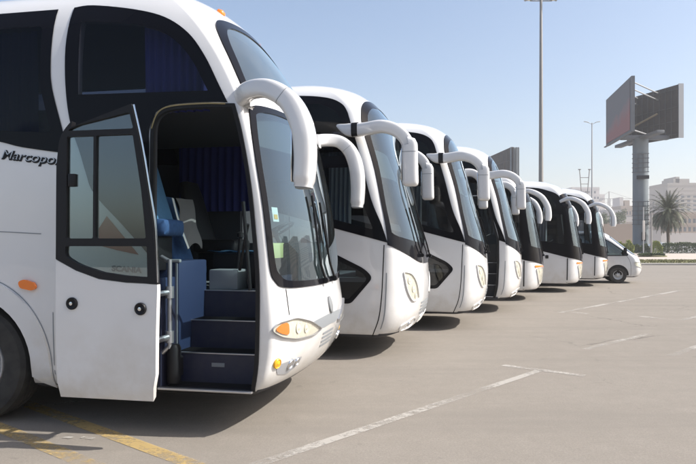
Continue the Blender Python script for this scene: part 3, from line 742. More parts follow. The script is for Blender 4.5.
# ---------------- the coaches with the slanting waist line
def slant_coach(door=False):
    B = Body(SLANT, -11.6)
    root = empty('coach')
    out = [(.075,1.605),(-.01,1.86),(-.15,2.2),(-.295,2.76),(-.445,3.27),(-.50,3.43),(-.58,3.53),(-.74,3.61),(-1.0,3.66),(-1.3,3.68),(-10.9,3.62),(-11.2,3.5),(-11.2,2.2),(-11.0,2.12),(-1.9,2.12),(-1.75,2.10),(-.73,1.82)]
    out = sm(out, 40)
    up = round_poly([(-1.36,3.57),(-.88,3.54),(-.66,3.43),(-.56,3.28),(-.43,2.80),(-1.36,2.80)], .05)
    lo = round_poly([(-1.10,2.64),(-.40,2.64),(-.25,2.1),(-.12,1.78),(-1.10,2.04)], .04)
    if door:
        up2 = up
        lo = round_poly([(-.86,.36),(-.20,.36),(-.14,.62),(-.115,1.2),(-.12,1.66),(-.2,1.95),(-.28,2.25),(-.39,2.62),(-.80,2.62),(-.86,2.5)], [.01,.06,.1,0,0,0,0,.06,.06,.02])
    panes = rear_panes(-1.50, -11.0, 1.42, 2.24, 3.52)
    win_lo = round_poly([(-.12,1.13),(-.43,.77),(-1.15,.76),(-1.15,1.69),(-.24,1.25)], [.10,.05,.06,.04,.12])
    win_li = round_poly([(-.20,1.11),(-.46,.83),(-1.09,.82),(-1.09,1.58),(-.27,1.20)], [.07,.04,.04,.03,.08])
    glass = sym([(0,1.60),(-.45,1.62),(-.80,1.68),(-.90,1.74),(-.875,2.1),(-.835,2.6),(-.83,3.1),(-.80,3.3),(-.72,3.44),(-.5,3.55),(0,3.62)])
    gout = sym([(0,1.30),(-.42,1.33),(-.75,1.45),(-.972,1.575),(-.93,2.0),(-.895,2.6),(-.90,3.12),(-.87,3.36),(-.78,3.53),(-.55,3.64),(0,3.71)])
    sideholes = [up, lo] + panes + ([] if door else [win_li])
    shell(root, B, sideholes, [up, round_poly([(-1.10,2.64),(-.40,2.64),(-.25,2.1),(-.12,1.78),(-1.10,2.04)], .04)]+panes, [glass], [(-2.75,-1),(-2.75,1),(-8.6,-1),(-8.6,1)], 'paint_cool' if 0 else 'paint')
    far_lo = round_poly([(-1.10,2.64),(-.40,2.64),(-.25,2.1),(-.12,1.78),(-1.10,2.04)], .04)
    if door:
        ow = [(.075,1.605),(-.01,1.86),(-.15,2.2),(-.295,2.76),(-.445,3.27),(-.50,3.43),(-.58,3.53),(-.74,3.61),(-1.0,3.66),(-1.3,3.68),(-10.9,3.62),(-11.2,3.5),(-11.2,2.2),(-11.0,2.12),(-1.9,2.12),(-1.75,2.10),(-.93,1.88),(-.93,2.66),(-.84,2.69),(-.36,2.69),(-.25,2.3),(-.12,1.9),(-.07,1.66)]
        window(root, B, sm(ow,40), [up]+panes)
        mesh_obj('door_frame', patch(B.side, grow(lo,.05), .018, .03, (lo,), .15), 'rubber', root, 40)
        st = mesh_obj('steps', join(box(-.87,-.10,-1.2,-.93,.32,.37), box(-.87,-.10,-.95,-.62,.34,.62), box(-.87,-.10,-.65,-.32,.6,.87), box(-.87,-.10,-.35,-.28,.85,1.12)), 'lining', root, 0)
        mesh_obj('step_edge', join(*[box(-.86,-.11,y-.015,y+.02,z,z+.012,.002) for y,z in ((-1.2,.37),(-.95,.62),(-.65,.87),(-.35,1.12))]), 'steel', st)
        mesh_obj('stair_side', join(box(-.92,-.875,-1.16,-.3,.34,1.7), box(-.09,-.05,-1.12,-.3,.34,1.3)), 'lining', root, 0)
        g = lambda a,b: ((lambda r: (r[0]+Vector((-.80,-.30,0)), r[1]))(B.side(a+.80, b)))
        dp = [(-1.66,.36),(-.98,.36),(-.92,.62),(-.91,1.55),(-1.66,1.78)]
        d = mesh_obj('door', patch(g, dp, .02, .04, (), .2), 'paint', root, 40); d['label'] = 'open entrance door slid rearward'
        dg = [(-1.66,1.785),(-.91,1.555),(-1.0,1.95),(-1.08,2.25),(-1.18,2.60),(-1.66,2.60)]; dh = [(-1.6,1.85),(-1.0,1.66),(-1.08,1.97),(-1.15,2.25),(-1.23,2.53),(-1.6,2.53)]
        mesh_obj('door_window', patch(g, dg, .024, .04, (dh,), .2), 'black', d, 40); mesh_obj('pane', patch(g, dh, .01, .0, (), .2), 'glass_dark', d, 60)
    else:
        window(root, B, out, [up, lo]+panes, clear=1)
        window(root, B, win_lo, [win_li], clear=0)
        [mesh_obj('door_gap', gg, 'rubber', root) for gg in (groove(B, B.side, [(.03,1.575),(.015,1.2),(-.005,.85),(-.05,.56),(-.15,.32)], .014), groove(B, B.side, [(-1.32,1.97),(-1.32,.34)], .012))]
    window(root, B, out, [up, far_lo]+panes, 1, clear=1)
    w = mesh_obj('windscreen', patch(B.front, gout, .010, .02, (glass,), .1), 'frit', root, 50)
    mesh_obj('pane', patch(B.front, glass, .004, 0, (), .08), 'glass_front', w, 60)
    wiper(w, B, [(-.34,1.42),(-.42,1.56),(-.40,2.1)]); wiper(w, B, [(.30,1.40),(.12,1.56),(.0,2.1)])
    mesh_obj('wiper_rest', join(*[xf(box(-.02,.03,-.03,.03,-.02,.02,.005), Matrix.Translation(B.front(s,1.47)[0])) for s in (-.30,.40)]), 'black', root)
    hl = round_poly(sm([(-.80,1.20),(-.66,1.16),(-.54,1.02),(-.46,.82),(-.60,.79),(-.69,.86),(-.76,1.0)],70,4), .02, 2)
    lamp_cluster(root, B, hl, [(-.70,1.08,.05),(-.61,.96,.055),(-.54,.86,.045)]); lamp_cluster(root, B, mir(hl), [(.70,1.08,.05),(.61,.96,.055),(.54,.86,.045)])
    [mesh_obj('panel_gap', gg, 'grey', root) for gg in (groove(B, B.front, [(-.81,1.205),(-.985,1.195)], .009), groove(B, B.front, [(-.985,1.195),(-.98,.34)], .009), groove(B, B.front, [(.81,1.205),(.985,1.195)], .009), groove(B, B.front, [(.985,1.195),(.98,.34)], .009))]
    for s in (1,-1):
        f = round_poly([(-.74*s,.44),(-.48*s,.53),(-.38*s,.50),(-.42*s,.40),(-.68*s,.37)], .04)
        fo = mesh_obj('fog_lamp', patch(B.front, f, -.004, 0, (), .05), principled('shaded_recess_grey', (.42,.42,.42), .4), root)  # shade of the bumper recess put into the grey
        mesh_obj('recess_rim', patch(B.front, grow(f,.02), .012, .02, (f,), .06), 'paint', fo, 50)
        c, n = B.front(-.55*s,.45); q = n.to_track_quat('Z','Y').to_matrix().to_4x4(); q.translation = c
        mesh_obj('lamp', xf(lathe([(.045,0),(.042,.01),(0,.016)], 'z', 16), q), 'chrome', fo, 60)
    mesh_obj('grille', join(*[patch(B.front, round_poly([(-.30,z),(.30,z),(.30,z+.03),(-.30,z+.03)], .012), .004) for z in (.56,.61,.66,.71)]), 'grey', root)
    mesh_obj('plate', patch(B.front, [(-.17,.42),(.17,.42),(.17,.52),(-.17,.52)], .012, .012), 'white', root)
    for s in (-1,1):
        for x in (-2.75,-8.6): wheel(root, x, s*1.08, .50, .29, s)
    well(root, -2.75); well(root, -8.6)
    mesh_obj('added_dark_blind', grid_sheet(20, 4, lambda u,v: (-.03-.20*(2*u-1)**2-.16*(1-v), -1.02+2.04*u, 2.55+.42*(1-v)), .004), 'dash', root, 60)  # added dark sheet, makes the upper windscreen darker
    cabin(root, 1.12, 1.4, (-.42,.12), .60, (-2.2,-3.1), 11.3, steps=door)
    curtain(root, -1.34, -1.05, -1.12, 1.95, 2.7, 4, 'cream'); curtain(root, -1.4,-1.0,1.1,1.9,3.2,5,'cream')
    mirror_slant(root, -1); mirror_slant(root, 1, .75)
    return root

# ---------------- the coaches with the black front and hooked mirrors
def round_coach():
    B = Body(ROUND, -11.6)
    root = empty('coach')
    xs = lambda z: B.at(z)[1]-.004
    out = [(xs(1.13),1.13),(xs(1.6),1.6),(xs(2.2),2.2),(xs(2.7),2.7),(xs(3.0),3.0),(xs(3.18)-.02,3.18),(-.62,3.30),(-.95,3.385),(-1.5,3.42),(-11.0,3.40),(-11.2,3.3),(-11.2,1.8),(-11.0,1.70),(-3.0,1.70),(-1.6,1.56),(-.81,1.345)]
    out = sm(out, 40)
    lo = round_poly([(-.10,1.56),(-.14,2.52),(-.95,2.52),(-.95,1.68)], .05)
    up = round_poly([(-.30,2.66),(-.42,3.02),(-.62,3.18),(-1.0,3.28),(-1.5,3.3),(-1.5,2.66)], .06)
    panes = rear_panes(-1.62, -11.0, 1.42, 1.84, 3.28)
    glass = sym([(0,1.42),(-.5,1.44),(-.85,1.50),(-.90,1.60),(-.91,2.2),(-.90,2.6),(-.85,2.72),(-.5,2.76),(0,2.78)])
    gout = sym([(0,.97),(-.34,.985),(-.7,1.04),(-1.02,1.132),(-1.02,1.6),(-1.02,2.2),(-1.02,2.7),(-1.01,3.0),(-.93,3.16),(-.6,3.21),(0,3.24)])
    shell(root, B, [lo,up]+panes, [lo,up]+panes, [glass], [(-2.75,-1),(-2.75,1),(-8.6,-1),(-8.6,1)])
    window(root, B, out, [lo,up]+panes, clear=0); window(root, B, out, [lo,up]+panes, 1, clear=0)
    w = mesh_obj('windscreen', patch(B.front, gout, .016, .0, (glass,), .07), 'frit', root, 50)
    mesh_obj('pane', patch(B.front, glass, .004, 0, (), .1), 'glass_front', w, 60)
    wiper(w, B, [(-.25,1.25),(-.45,1.45),(-.6,2.3)]); wiper(w, B, [(.4,1.25),(.15,1.45),(0,2.3)])
    hl = round_poly([(-.80,.90),(-.50,.93),(-.36,.86),(-.36,.60),(-.46,.46),(-.60,.46),(-.72,.64)], .07)
    am = round_poly([(-.84,.985),(-.46,.975),(-.34,.93),(-.34,.88),(-.50,.945),(-.82,.92)], .02)
    lamp_cluster(root, B, hl, [(-.64,.82,.055),(-.52,.70,.055),(-.50,.56,.05)], am); lamp_cluster(root, B, mir(hl), [(.64,.82,.055),(.52,.70,.055),(.50,.56,.05)], mir(am))
    [mesh_obj('door_gap', gg, 'rubber', root) for gg in (groove(B, B.side, [(.0,1.11),(-.01,.32)], .035), groove(B, B.side, [(-1.12,1.42),(-1.12,.30)], .02))]
    mesh_obj('handle', patch(B.side, round_poly([(-.68,1.10),(-.58,1.10),(-.58,1.21),(-.68,1.21)], .02), .02, .02), 'black', root, 40)
    c = B.pf(-.99, 2.80); mesh_obj('visor_tab', box(c.x-.05,c.x+.14,c.y-.05,c.y+.03,2.76,2.85,.015), 'black', root, 40)
    mesh_obj('grille', join(*[patch(B.front, round_poly([(-.28,z),(.28,z),(.28,z+.03),(-.28,z+.03)], .012), .004) for z in (.60,.65,.70)]), 'grey', root)
    mesh_obj('plate', patch(B.front, [(-.17,.42),(.17,.42),(.17,.52),(-.17,.52)], .012, .012), 'white', root)
    for s in (-1,1):
        for x in (-2.75,-8.6): wheel(root, x, s*1.08, .50, .29, s)
    well(root, -2.75); well(root, -8.6)
    cabin(root, 1.0, 1.3, (-.42,.10), .60, (-2.2,-3.1), 11.3, dz=-.12)
    curtain(root, -.97, -.62, -1.1, 1.66, 2.5, 4, 'cream')
    mirror_hook(root, -1); mirror_hook(root, 1, .84)
    return root

def copy_tree(o, parent=None):
    c = o.copy(); C.objects.link(c); c.parent = parent
    for ch in list(o.children): copy_tree(ch, c)
    return c
def park(root, i, da=0., w=1.25):
    a = AX - R(da); X, Z = SPOTS[i]
    root.location = (X+math.sin(a)*w, Z+math.cos(a)*w, 0); root.rotation_euler = (0,0,-a)
t = tall_coach(); park(t, 0, 2.4, 1.25)
s1 = slant_coach(); park(s1, 1)
tag(s1, 'second white coach in the row, right behind the open-door coach, with a slanting window line', 'coach', 'white coaches parked in a row')
s2 = copy_tree(s1); park(s2, 2, .3)
tag(s2, 'third white coach in the row, slant-windowed, its whole kinked lower window in view', 'coach', 'white coaches parked in a row')
s3 = slant_coach(True); park(s3, 3, -.2)
tag(s3, 'fourth white coach in the row, slant-windowed, with its doorway open on grey steps', 'coach', 'white coaches parked in a row')
r1 = round_coach(); park(r1, 4)
tag(r1, 'black-fronted coach beside the slant-windowed coach with the open doorway', 'coach', 'white coaches parked in a row')
r2 = copy_tree(r1); park(r2, 5, .2)
tag(r2, 'middle one of the three black-fronted coaches, a dark handle on its white door', 'coach', 'white coaches parked in a row')
r3 = copy_tree(r1); park(r3, 6, -.2)
tag(r3, 'black-fronted coach farthest away, next to the white minibus', 'coach', 'white coaches parked in a row')

# ------------------------------------------------------------------ ground and markings
def ground_point(px, py):
    Y = 650*1.6/(py-243); return ((px-348)/650*Y, Y)
def asphalt():
    m, nt, out = new_mat('weathered_asphalt'); L = nt.links
    b = nt.nodes.new('ShaderNodeBsdfPrincipled'); L.new(b.outputs[0], out.inputs[0]); b.inputs['Roughness'].default_value = .88; b.inputs['Specular IOR Level'].default_value = .25
    tc = nt.nodes.new('ShaderNodeTexCoord')
    def noise(sc, det, ro=.6, st=None):
        n = nt.nodes.new('ShaderNodeTexNoise'); n.inputs['Scale'].default_value = sc; n.inputs['Detail'].default_value = det; n.inputs['Roughness'].default_value = ro
        if st:
            mp = nt.nodes.new('ShaderNodeMapping'); mp.inputs['Rotation'].default_value = (0,0,R(st[0])); mp.inputs['Scale'].default_value = (st[1],st[2],1); L.new(tc.outputs['Object'], mp.inputs[0]); L.new(mp.outputs[0], n.inputs[0])
        else: L.new(tc.outputs['Object'], n.inputs[0])
        return n
    def rng(n, a, b_, c=0, d=1):
        r = nt.nodes.new('ShaderNodeMapRange'); r.inputs[1].default_value = a; r.inputs[2].default_value = b_; r.inputs[3].default_value = c; r.inputs[4].default_value = d; L.new(n.outputs[0], r.inputs[0]); return r
    def mix(f, a, c, typ='MIX'):
        x = nt.nodes.new('ShaderNodeMix'); x.data_type = 'RGBA'; x.blend_type = typ
        for i, v in ((6,a),(7,c)):
            if isinstance(v, tuple): x.inputs[i].default_value = (*v,1)
            else: L.new(v, x.inputs[i])
        if isinstance(f, float): x.inputs[0].default_value = f
        else: L.new(f, x.inputs[0])
        return x.outputs[2]
    big = rng(noise(.16, 4), .35, .65); mid = rng(noise(.9, 6, .65), .3, .72); fine = rng(noise(55, 3, .7), .35, .68); grit = rng(noise(190, 2, .8), .3, .75)
    streak = rng(noise(.5, 6, .65, (-42,.30,2.6)), .48, .70); spots = rng(noise(4.2, 4, .6), .655, .72)
    c = mix(big.outputs[0], (.186,.172,.154), (.274,.255,.23))
    c = mix(mid.outputs[0], c, (.232,.216,.197))
    m1 = rng(noise(11, 5, .7), .34, .66, 0, .55); c = mix(m1.outputs[0], c, (.165,.153,.138)); m2 = rng(noise(3.1, 6, .7), .45, .72, 0, .5); c = mix(m2.outputs[0], c, (.30,.283,.26)); 
    f1 = nt.nodes.new('ShaderNodeMath'); f1.operation = 'MULTIPLY'; f1.inputs[1].default_value = .8; L.new(streak.outputs[0], f1.inputs[0])
    c = mix(f1.outputs[0], c, (.150,.142,.132))
    f2 = nt.nodes.new('ShaderNodeMath'); f2.operation = 'MULTIPLY'; f2.inputs[1].default_value = .7; L.new(spots.outputs[0], f2.inputs[0])
    c = mix(f2.outputs[0], c, (.10,.095,.09))
    f3 = nt.nodes.new('ShaderNodeMath'); f3.operation = 'MULTIPLY'; f3.inputs[1].default_value = .8; L.new(fine.outputs[0], f3.inputs[0])
    c = mix(f3.outputs[0], c, (.135,.124,.11)); 
    f4 = nt.nodes.new('ShaderNodeMath'); f4.operation = 'MULTIPLY'; f4.inputs[1].default_value = .6; L.new(grit.outputs[0], f4.inputs[0])
    c = mix(f4.outputs[0], c, (.40,.372,.335))
    # hairline cracks
    v = nt.nodes.new('ShaderNodeTexVoronoi'); v.feature = 'DISTANCE_TO_EDGE'; v.inputs['Scale'].default_value = .22
    wn = noise(1.3, 4); va = nt.nodes.new('ShaderNodeVectorMath'); va.operation = 'MULTIPLY_ADD'; va.inputs[1].default_value = (.9,.9,0); L.new(wn.outputs[1], va.inputs[0]); L.new(tc.outputs['Object'], va.inputs[2]); L.new(va.outputs[0], v.inputs['Vector'])
    ck = rng(v, .0, .0035, .55, 0); gate = rng(noise(.3, 2), .5, .58); fm = nt.nodes.new('ShaderNodeMath'); fm.operation = 'MULTIPLY'; L.new(ck.outputs[0], fm.inputs[0]); L.new(gate.outputs[0], fm.inputs[1])
    c = mix(fm.outputs[0], c, (.06,.055,.05))
    c = mix(1.0, c, (.87,.85,.825), 'MULTIPLY')
    L.new(c, b.inputs['Base Color'])
    bp = nt.nodes.new('ShaderNodeBump'); bp.inputs['Strength'].default_value = .35; bp.inputs['Distance'].default_value = .004; L.new(grit.outputs[0], bp.inputs['Height']); L.new(bp.outputs[0], b.inputs['Normal'])
    return m
def worn_paint(name, col, wear=.5, under=(.20,.182,.16)):
    m, nt, out = new_mat(name); L = nt.links
    b = nt.nodes.new('ShaderNodeBsdfPrincipled'); L.new(b.outputs[0], out.inputs[0]); b.inputs['Roughness'].default_value = .8
    tc = nt.nodes.new('ShaderNodeTexCoord'); n = nt.nodes.new('ShaderNodeTexNoise'); n.inputs['Scale'].default_value = 14; n.inputs['Detail'].default_value = 8; n.inputs['Roughness'].default_value = .75
    L.new(tc.outputs['Object'], n.inputs[0]); n2 = nt.nodes.new('ShaderNodeTexNoise'); n2.inputs['Scale'].default_value = .8; L.new(tc.outputs['Object'], n2.inputs[0])
    a = nt.nodes.new('ShaderNodeMath'); a.operation = 'ADD'; L.new(n.outputs[0], a.inputs[0]); L.new(n2.outputs[0], a.inputs[1])
    r = nt.nodes.new('ShaderNodeMapRange'); r.inputs[1].default_value = 1.25-wear*.5; r.inputs[2].default_value = 1.45-wear*.5; L.new(a.outputs[0], r.inputs[0])
    b.inputs['Base Color'].default_value = (*col,1)
    t = nt.nodes.new('ShaderNodeBsdfTransparent'); x = nt.nodes.new('ShaderNodeMixShader'); cl = nt.nodes.new('ShaderNodeMath'); cl.operation = 'MULTIPLY_ADD'; cl.inputs[1].default_value = .62; cl.inputs[2].default_value = .30 if wear > .6 else .22
    L.new(r.outputs[0], cl.inputs[0]); L.new(cl.outputs[0], x.inputs[0]); L.new(b.outputs[0], x.inputs[1]); L.new(t.outputs[0], x.inputs[2]); L.new(x.outputs[0], out.inputs[0]); return m
M['asphalt'] = asphalt()
M['line_white'] = worn_paint('worn_white_line', (.44,.42,.385), .64); M['line_faint'] = worn_paint('nearly_worn_off_line', (.46,.44,.40), .80)
M['line_yellow'] = worn_paint('worn_yellow_line', (.46,.33,.13), .62)
M['verge'] = principled('sand_path', (.44,.38,.33), .95, var=(.36,.31,.27), scale=.3)
M['kerb'] = principled('kerb_concrete', (.40,.38,.35), .9, var=(.30,.29,.27), scale=2)
M['dirt'] = principled('verge_soil', (.20,.17,.11), .95, var=(.12,.13,.06), scale=.8)
M['road'] = principled('far_road_asphalt', (.16,.155,.15), .9, var=(.19,.18,.17), scale=.2)
def sheet(name, x0,x1,y0,y1,z,mat, kind='structure'):
    nx = max(1,int((x1-x0)/40)); ny = max(1,int((y1-y0)/40)); nx, ny = min(nx,30), min(ny,30)
    V = [(x0+(x1-x0)*i/nx, y0+(y1-y0)*j/ny, z) for j in range(ny+1) for i in range(nx+1)]
    F = [(j*(nx+1)+i, j*(nx+1)+i+1, (j+1)*(nx+1)+i+1, (j+1)*(nx+1)+i) for j in range(ny) for i in range(nx)]
    return tag(mesh_obj(name, (V,F), mat, None, 0), kind=kind)
sheet('ground', -900,1500,-120,2600,0,'asphalt')
sheet('path', -120,200, 47.4, 92, .10, 'verge')
sheet('far_road', -300,500, 101, 190, .014, 'road')
sheet('far_sand', -600,1000, 190, 1500, .02, 'verge')
for nm, y0, y1 in (('kerb', 46.9, 47.4), ('kerb', 92.0, 92.4)): tag(mesh_obj(nm, box(-120,200,y0,y1,0,.14,.02), 'kerb'), kind='structure')
def strip(P0, P1, wd, mat, z=.004, name='parking_line', ext=(0,0)):
    a = Vector(ground_point(*P0)); b = Vector(ground_point(*P1)); d = (b-a).normalized(); a = a-d*ext[0]; b = b+d*ext[1]; n = Vector((-d.y,d.x))*wd/2
    k = max(2, int((b-a).length/.25)); V, F = [], []; rg = random.Random(int(P0[0]*7+P0[1]))
    for i in range(k+1):
        p = a.lerp(b, i/k)
        for s in (-1,1):
            q = p+n*s*(1+rg.uniform(-.06,.06)); V.append((q.x,q.y,z))
    for i in range(k): F.append((2*i,2*i+2,2*i+3,2*i+1))
    return mesh_obj(name, (V,F), mat, None, 0)
LN = [((260,464),(540,370.6),.105,'line_white',(2,0)), ((503,365.5),(585,376),.12,'line_white',(0,0)),
      ((560,312.8),(680,290.6),.13,'line_white',(0,0)), ((545,309.5),(588,314),.12,'line_faint',(0,0)),
      ((585,349.5),(650,333.5),.12,'line_faint',(0,0)), ((671,356),(720,339),.13,'line_white',(0,3)), ((640,316.5),(684,321),.12,'line_faint',(0,0)),
      ((681,320.3),(712,313.5),.13,'line_white',(0,3)), ((40,406.5),(86,400),.10,'line_faint',(0,0))]
for a, b, wd, mt, ex in LN: tag(strip(a,b,wd,mt,ext=ex), kind='structure')
for a, b in (((35,407),(190,464)), ((0,428),(88,464))): tag(strip(a,b,.15,'line_yellow',.004,'parking_line',(1.0,1.5)), kind='structure')
for a, b in (((64,438),(72,438.6)), ((82,438),(94,439.5))): tag(strip(a,b,.045,'line_white',.008,'paint_fleck'), kind='structure')

# ------------------------------------------------------------------ minibus at the far end
M['glass_van'] = glass_mat('minibus_glass', (.22,.28,.27), base=.06)
def minibus():
    B = Body(VAN, -4.40, q=2.4, rear_d=.10)
    root = empty('minibus')
    tag(root, 'white snub-nosed minibus standing past the last coach', 'minibus')
    xc = lambda z: B.at(z)[1]
    fw = round_poly([(xc(1.14)-.02,1.12),(xc(1.3)-.10,1.32),(xc(1.6)-.10,1.60),(xc(1.74)-.14,1.74),(-1.82,1.76),(-1.82,1.10)], [.10,.05,.05,.05,.05,.05])
    rw = [round_poly([(x,1.12),(x,1.76),(x-1.0,1.76),(x-1.0,1.12)], .06) for x in (-1.98,-3.12)]
    glass = sym([(0,1.12),(-.5,1.13),(-.80,1.16),(-.88,1.24),(-.84,1.6),(-.78,1.80),(-.5,1.86),(0,1.88)])
    shell(root, B, [fw]+rw, [fw]+rw, [glass], [])
    for s in (-1,1):
        f = (lambda p: p)
        window(root, B, grow(fw,.03), [fw], s, 'glass_van')
        for r in rw: window(root, B, grow(r,.03), [r], s, 'glass_van')
    w = mesh_obj('windscreen', patch(B.front, grow(glass,.03), .006, 0, (glass,), .1), 'frit', root, 50); mesh_obj('pane', patch(B.front, glass, .004, 0, (), .1), 'glass_van', w, 60)
    hl = round_poly([(-1.02,.86),(-.60,.80),(-.50,.66),(-.72,.62),(-.98,.70)], .05)
    lamp_cluster(root, B, hl, [(-.72,.73,.06)]); lamp_cluster(root, B, mir(hl), [(.72,.73,.06)])
    mesh_obj('grille', patch(B.front, round_poly([(-.42,.66),(.42,.66),(.45,.82),(-.45,.82)], .04), .006), 'chrome', root)
    mesh_obj('bumper_intake', patch(B.front, round_poly([(-.5,.36),(.5,.36),(.5,.48),(-.5,.48)], .04), .006), 'black', root)
    for s in (-1,1):
        mp = B.side if s < 0 else B.side2
        for x in (-.60,-3.15):
            ar = [(x+.40*math.cos(R(a)), .33+.41*math.sin(R(a))) for a in range(-10,191,10)]
            mesh_obj('wheel_arch', patch(mp, ar, .004), 'rubber', root)
            wheel(root, x, s*.84, .33, .20, s, True)
        a = [(-.52,s*1.00,1.22),(-.50,s*1.08,1.25)]
        mm = mesh_obj('mirror', join(sweep(catmull([(-.46,s*.92,1.20),(-.40,s*1.0,1.22),(-.38,s*1.06,1.24)],4), .03, .03), box(-.42,-.30,s*1.09-.07,s*1.09+.07,1.14,1.42,.03)), 'black', root, 40)
        mesh_obj('handle', patch(mp, round_poly([(-1.15,.98),(-1.35,.98),(-1.35,1.02),(-1.15,1.02)], .01), .02, .02), 'black', root)
        mesh_obj('panel_gap', groove(B, mp, [(-.28,1.10),(-.14,.8),(-.12,.30)], .01), 'rubber', root)
    mesh_obj('sill', box(-2.7,-1.05,-.90,.90,.20,.27,.02), 'black', root)
    mesh_obj('cabin_floor', box(-4.2,-.3,-.85,.85,.5,.55), 'grey', root, 0)
    mesh_obj('dashboard', box(-.55,-.2,-.80,.80,.55,1.05,.05), 'dash', root)
    for y in (-.42,.42): seat(root, -1.25, y, .5, 'grey', w=.5)
    for x in (-2.2,-3.0):
        for y in (-.4,.4): seat(root, x, y, .5, 'grey', w=.6)
    return root
mb = minibus(); a_ = AX
X, Z = (618-348)/650*25.75, 25.75
mb.location = (X+math.sin(a_)*.93+.60*math.cos(a_), Z+math.cos(a_)*.93-.60*math.sin(a_), 0); mb.rotation_euler = (0,0,-a_)

# ------------------------------------------------------------------ lamps, billboards, planting, town
M['pole'] = principled('painted_pole', (.27,.26,.25), .5, metal=.3); M['galv'] = principled('galvanised_steel', (.36,.37,.38), .5, metal=.4)
M['frame_dark'] = principled('dark_framework', (.07,.07,.07), .7); M['frame_grey'] = principled('billboard_frame', (.13,.14,.155), .6, var=(.10,.11,.12), scale=.5)
M['back_panel'] = principled('rusty_panel_backs', (.03,.028,.026), .8, var=(.06,.05,.042), scale=.6)
M['column'] = principled('billboard_column', (.17,.20,.22), .6, var=(.14,.17,.19), scale=.4)
M['concrete'] = principled('pale_concrete', (.42,.40,.38), .9); M['wallgrey'] = principled('grey_wall', (.27,.265,.265), .9)
M['beige'] = principled('beige_render', (.31,.285,.25), .9, var=(.27,.25,.22), scale=.05); M['tan'] = principled('tan_render', (.30,.24,.185), .9)
M['offwhite'] = principled('offwhite_render', (.44,.42,.40), .9); M['winglass'] = principled('window_glass', (.06,.075,.09), .12)
M['brown'] = principled('brown_hoarding', (.24,.19,.15), .9)
M['leaf'] = principled('hedge_leaf', (.055,.085,.030), .7, var=(.085,.115,.04), scale=3)
M['leaf_yel'] = principled('yellow_green_leaf', (.26,.28,.04), .7, var=(.17,.22,.04), scale=2.2)
M['twig'] = principled('twigs', (.09,.07,.05), .9)
M['palm_leaf'] = principled('palm_leaflet', (.045,.060,.025), .65, var=(.085,.09,.045), scale=1.3); M['palm_dry'] = principled('dry_palm_leaflet', (.26,.20,.12), .8)
M['palm_trunk'] = principled('palm_trunk', (.17,.125,.085), .95, var=(.09,.065,.045), scale=7)
def at(px, Y): return (px-348)/650*Y
def zz(py, Y): return 1.6+(243-py)/650*Y
def high_mast():
    Y = 60; X = at(541,Y); h = zz(-2,Y)
    r = empty('floodlight_mast', (X,Y,0)); tag(r, 'tall grey lamp mast with two floodlight heads, behind the middle coaches', 'lamp post')
    mesh_obj('pole', sweep([(0,0,0),(0,0,h*.5),(0,0,h)], lambda t: .26-.14*t, lambda t: .26-.14*t, seg=12), 'pole', r, 60)
    mesh_obj('crossarm', tube((-1.0,0,h-.25),(1.0,0,h-.25),.05), 'pole', r)
    for s in (-1,1):
        k = mesh_obj('lamp_head', sweep(catmull([(s*.35,0,h-.05),(s*.7,0,h+.06),(s*1.15,0,h+.02),(s*1.5,0,h-.12)],4), lambda t: .06+.22*math.sin(min(t*1.2,1)*math.pi*.55), lambda t: .05+.14*math.sin(min(t*1.2,1)*math.pi*.55), up=(0,1,0), seg=14), 'galv', r, 60)
        mesh_obj('lens', lathe([(0,0),(.28,0),(.24,-.08),(0,-.12)], 'z', 16, (s*1.1,0,h-.10)), 'white', k, 60)
    mesh_obj('base_plate', box(-.4,.4,-.4,.4,0,.06,.02), 'galv', r)
high_mast()
def street_lamp():
    Y = 92; X = at(592,Y); h = zz(123.5,Y)
    r = empty('street_lamp', (X,Y,.1)); tag(r, 'slim street lamp with two short arms, left of the big billboard', 'street lamp')
    mesh_obj('pole', sweep([(0,0,0),(0,0,h*.5),(0,0,h)], lambda t: .13-.06*t, lambda t: .13-.06*t, seg=10), 'galv', r, 60)
    for s in (-1,1):
        a = mesh_obj('arm', tube((0,0,h-.2),(s*.55,0,h+.05),.035), 'galv', r); mesh_obj('lamp_head', sweep([(s*.45,0,h+.02),(s*.7,0,h+.12),(s*1.05,0,h+.18),(s*1.15,0,h+.18)], lambda t: .13 if t < .9 else .08, lambda t: .05, up=(0,1,0), seg=10), 'galv', a, 60)
street_lamp()
def lattice_mast():
    Y = 150; X = at(584.5,Y); h = zz(170,Y)
    r = empty('lattice_mast', (X,Y,.1)); tag(r, 'thin steel frame of two leaning poles with rungs, rising behind the coach roofs', 'steel mast')
    for s in (-1,1):
        mesh_obj('pole', join(tube((s*.35,0,0),(s*.45,0,h*.55),.12), tube((s*.45,0,h*.55),(s*1.15,0,h),.10)), 'pole', r); mesh_obj('tip', box(s*1.15-.3,s*1.15+.3,-.1,.1,h-.1,h+.15,.03), 'pole', r)
    for z in (.62,.72,.82,.90):
        q = .45+(z-.55)/.45*.7; mesh_obj('rung', tube((-q,0,h*z),(q,0,h*z),.08), 'pole', r)
lattice_mast()
def quad_panel(a, b, z0a, z1a, z0b, z1b, th, side=1):
    """an upright panel from ground point a to b with its own heights at either end"""
    a, b = Vector(a), Vector(b); d = (b-a).normalized(); n = Vector((-d.y,d.x))*th*side
    V = [(a.x,a.y,z0a),(b.x,b.y,z0b),(b.x,b.y,z1b),(a.x,a.y,z1a)]; V += [(x+n.x,y+n.y,z) for x,y,z in V]
    return V, [(0,1,2,3),(7,6,5,4),(0,4,5,1),(1,5,6,2),(2,6,7,3),(3,7,4,0)]
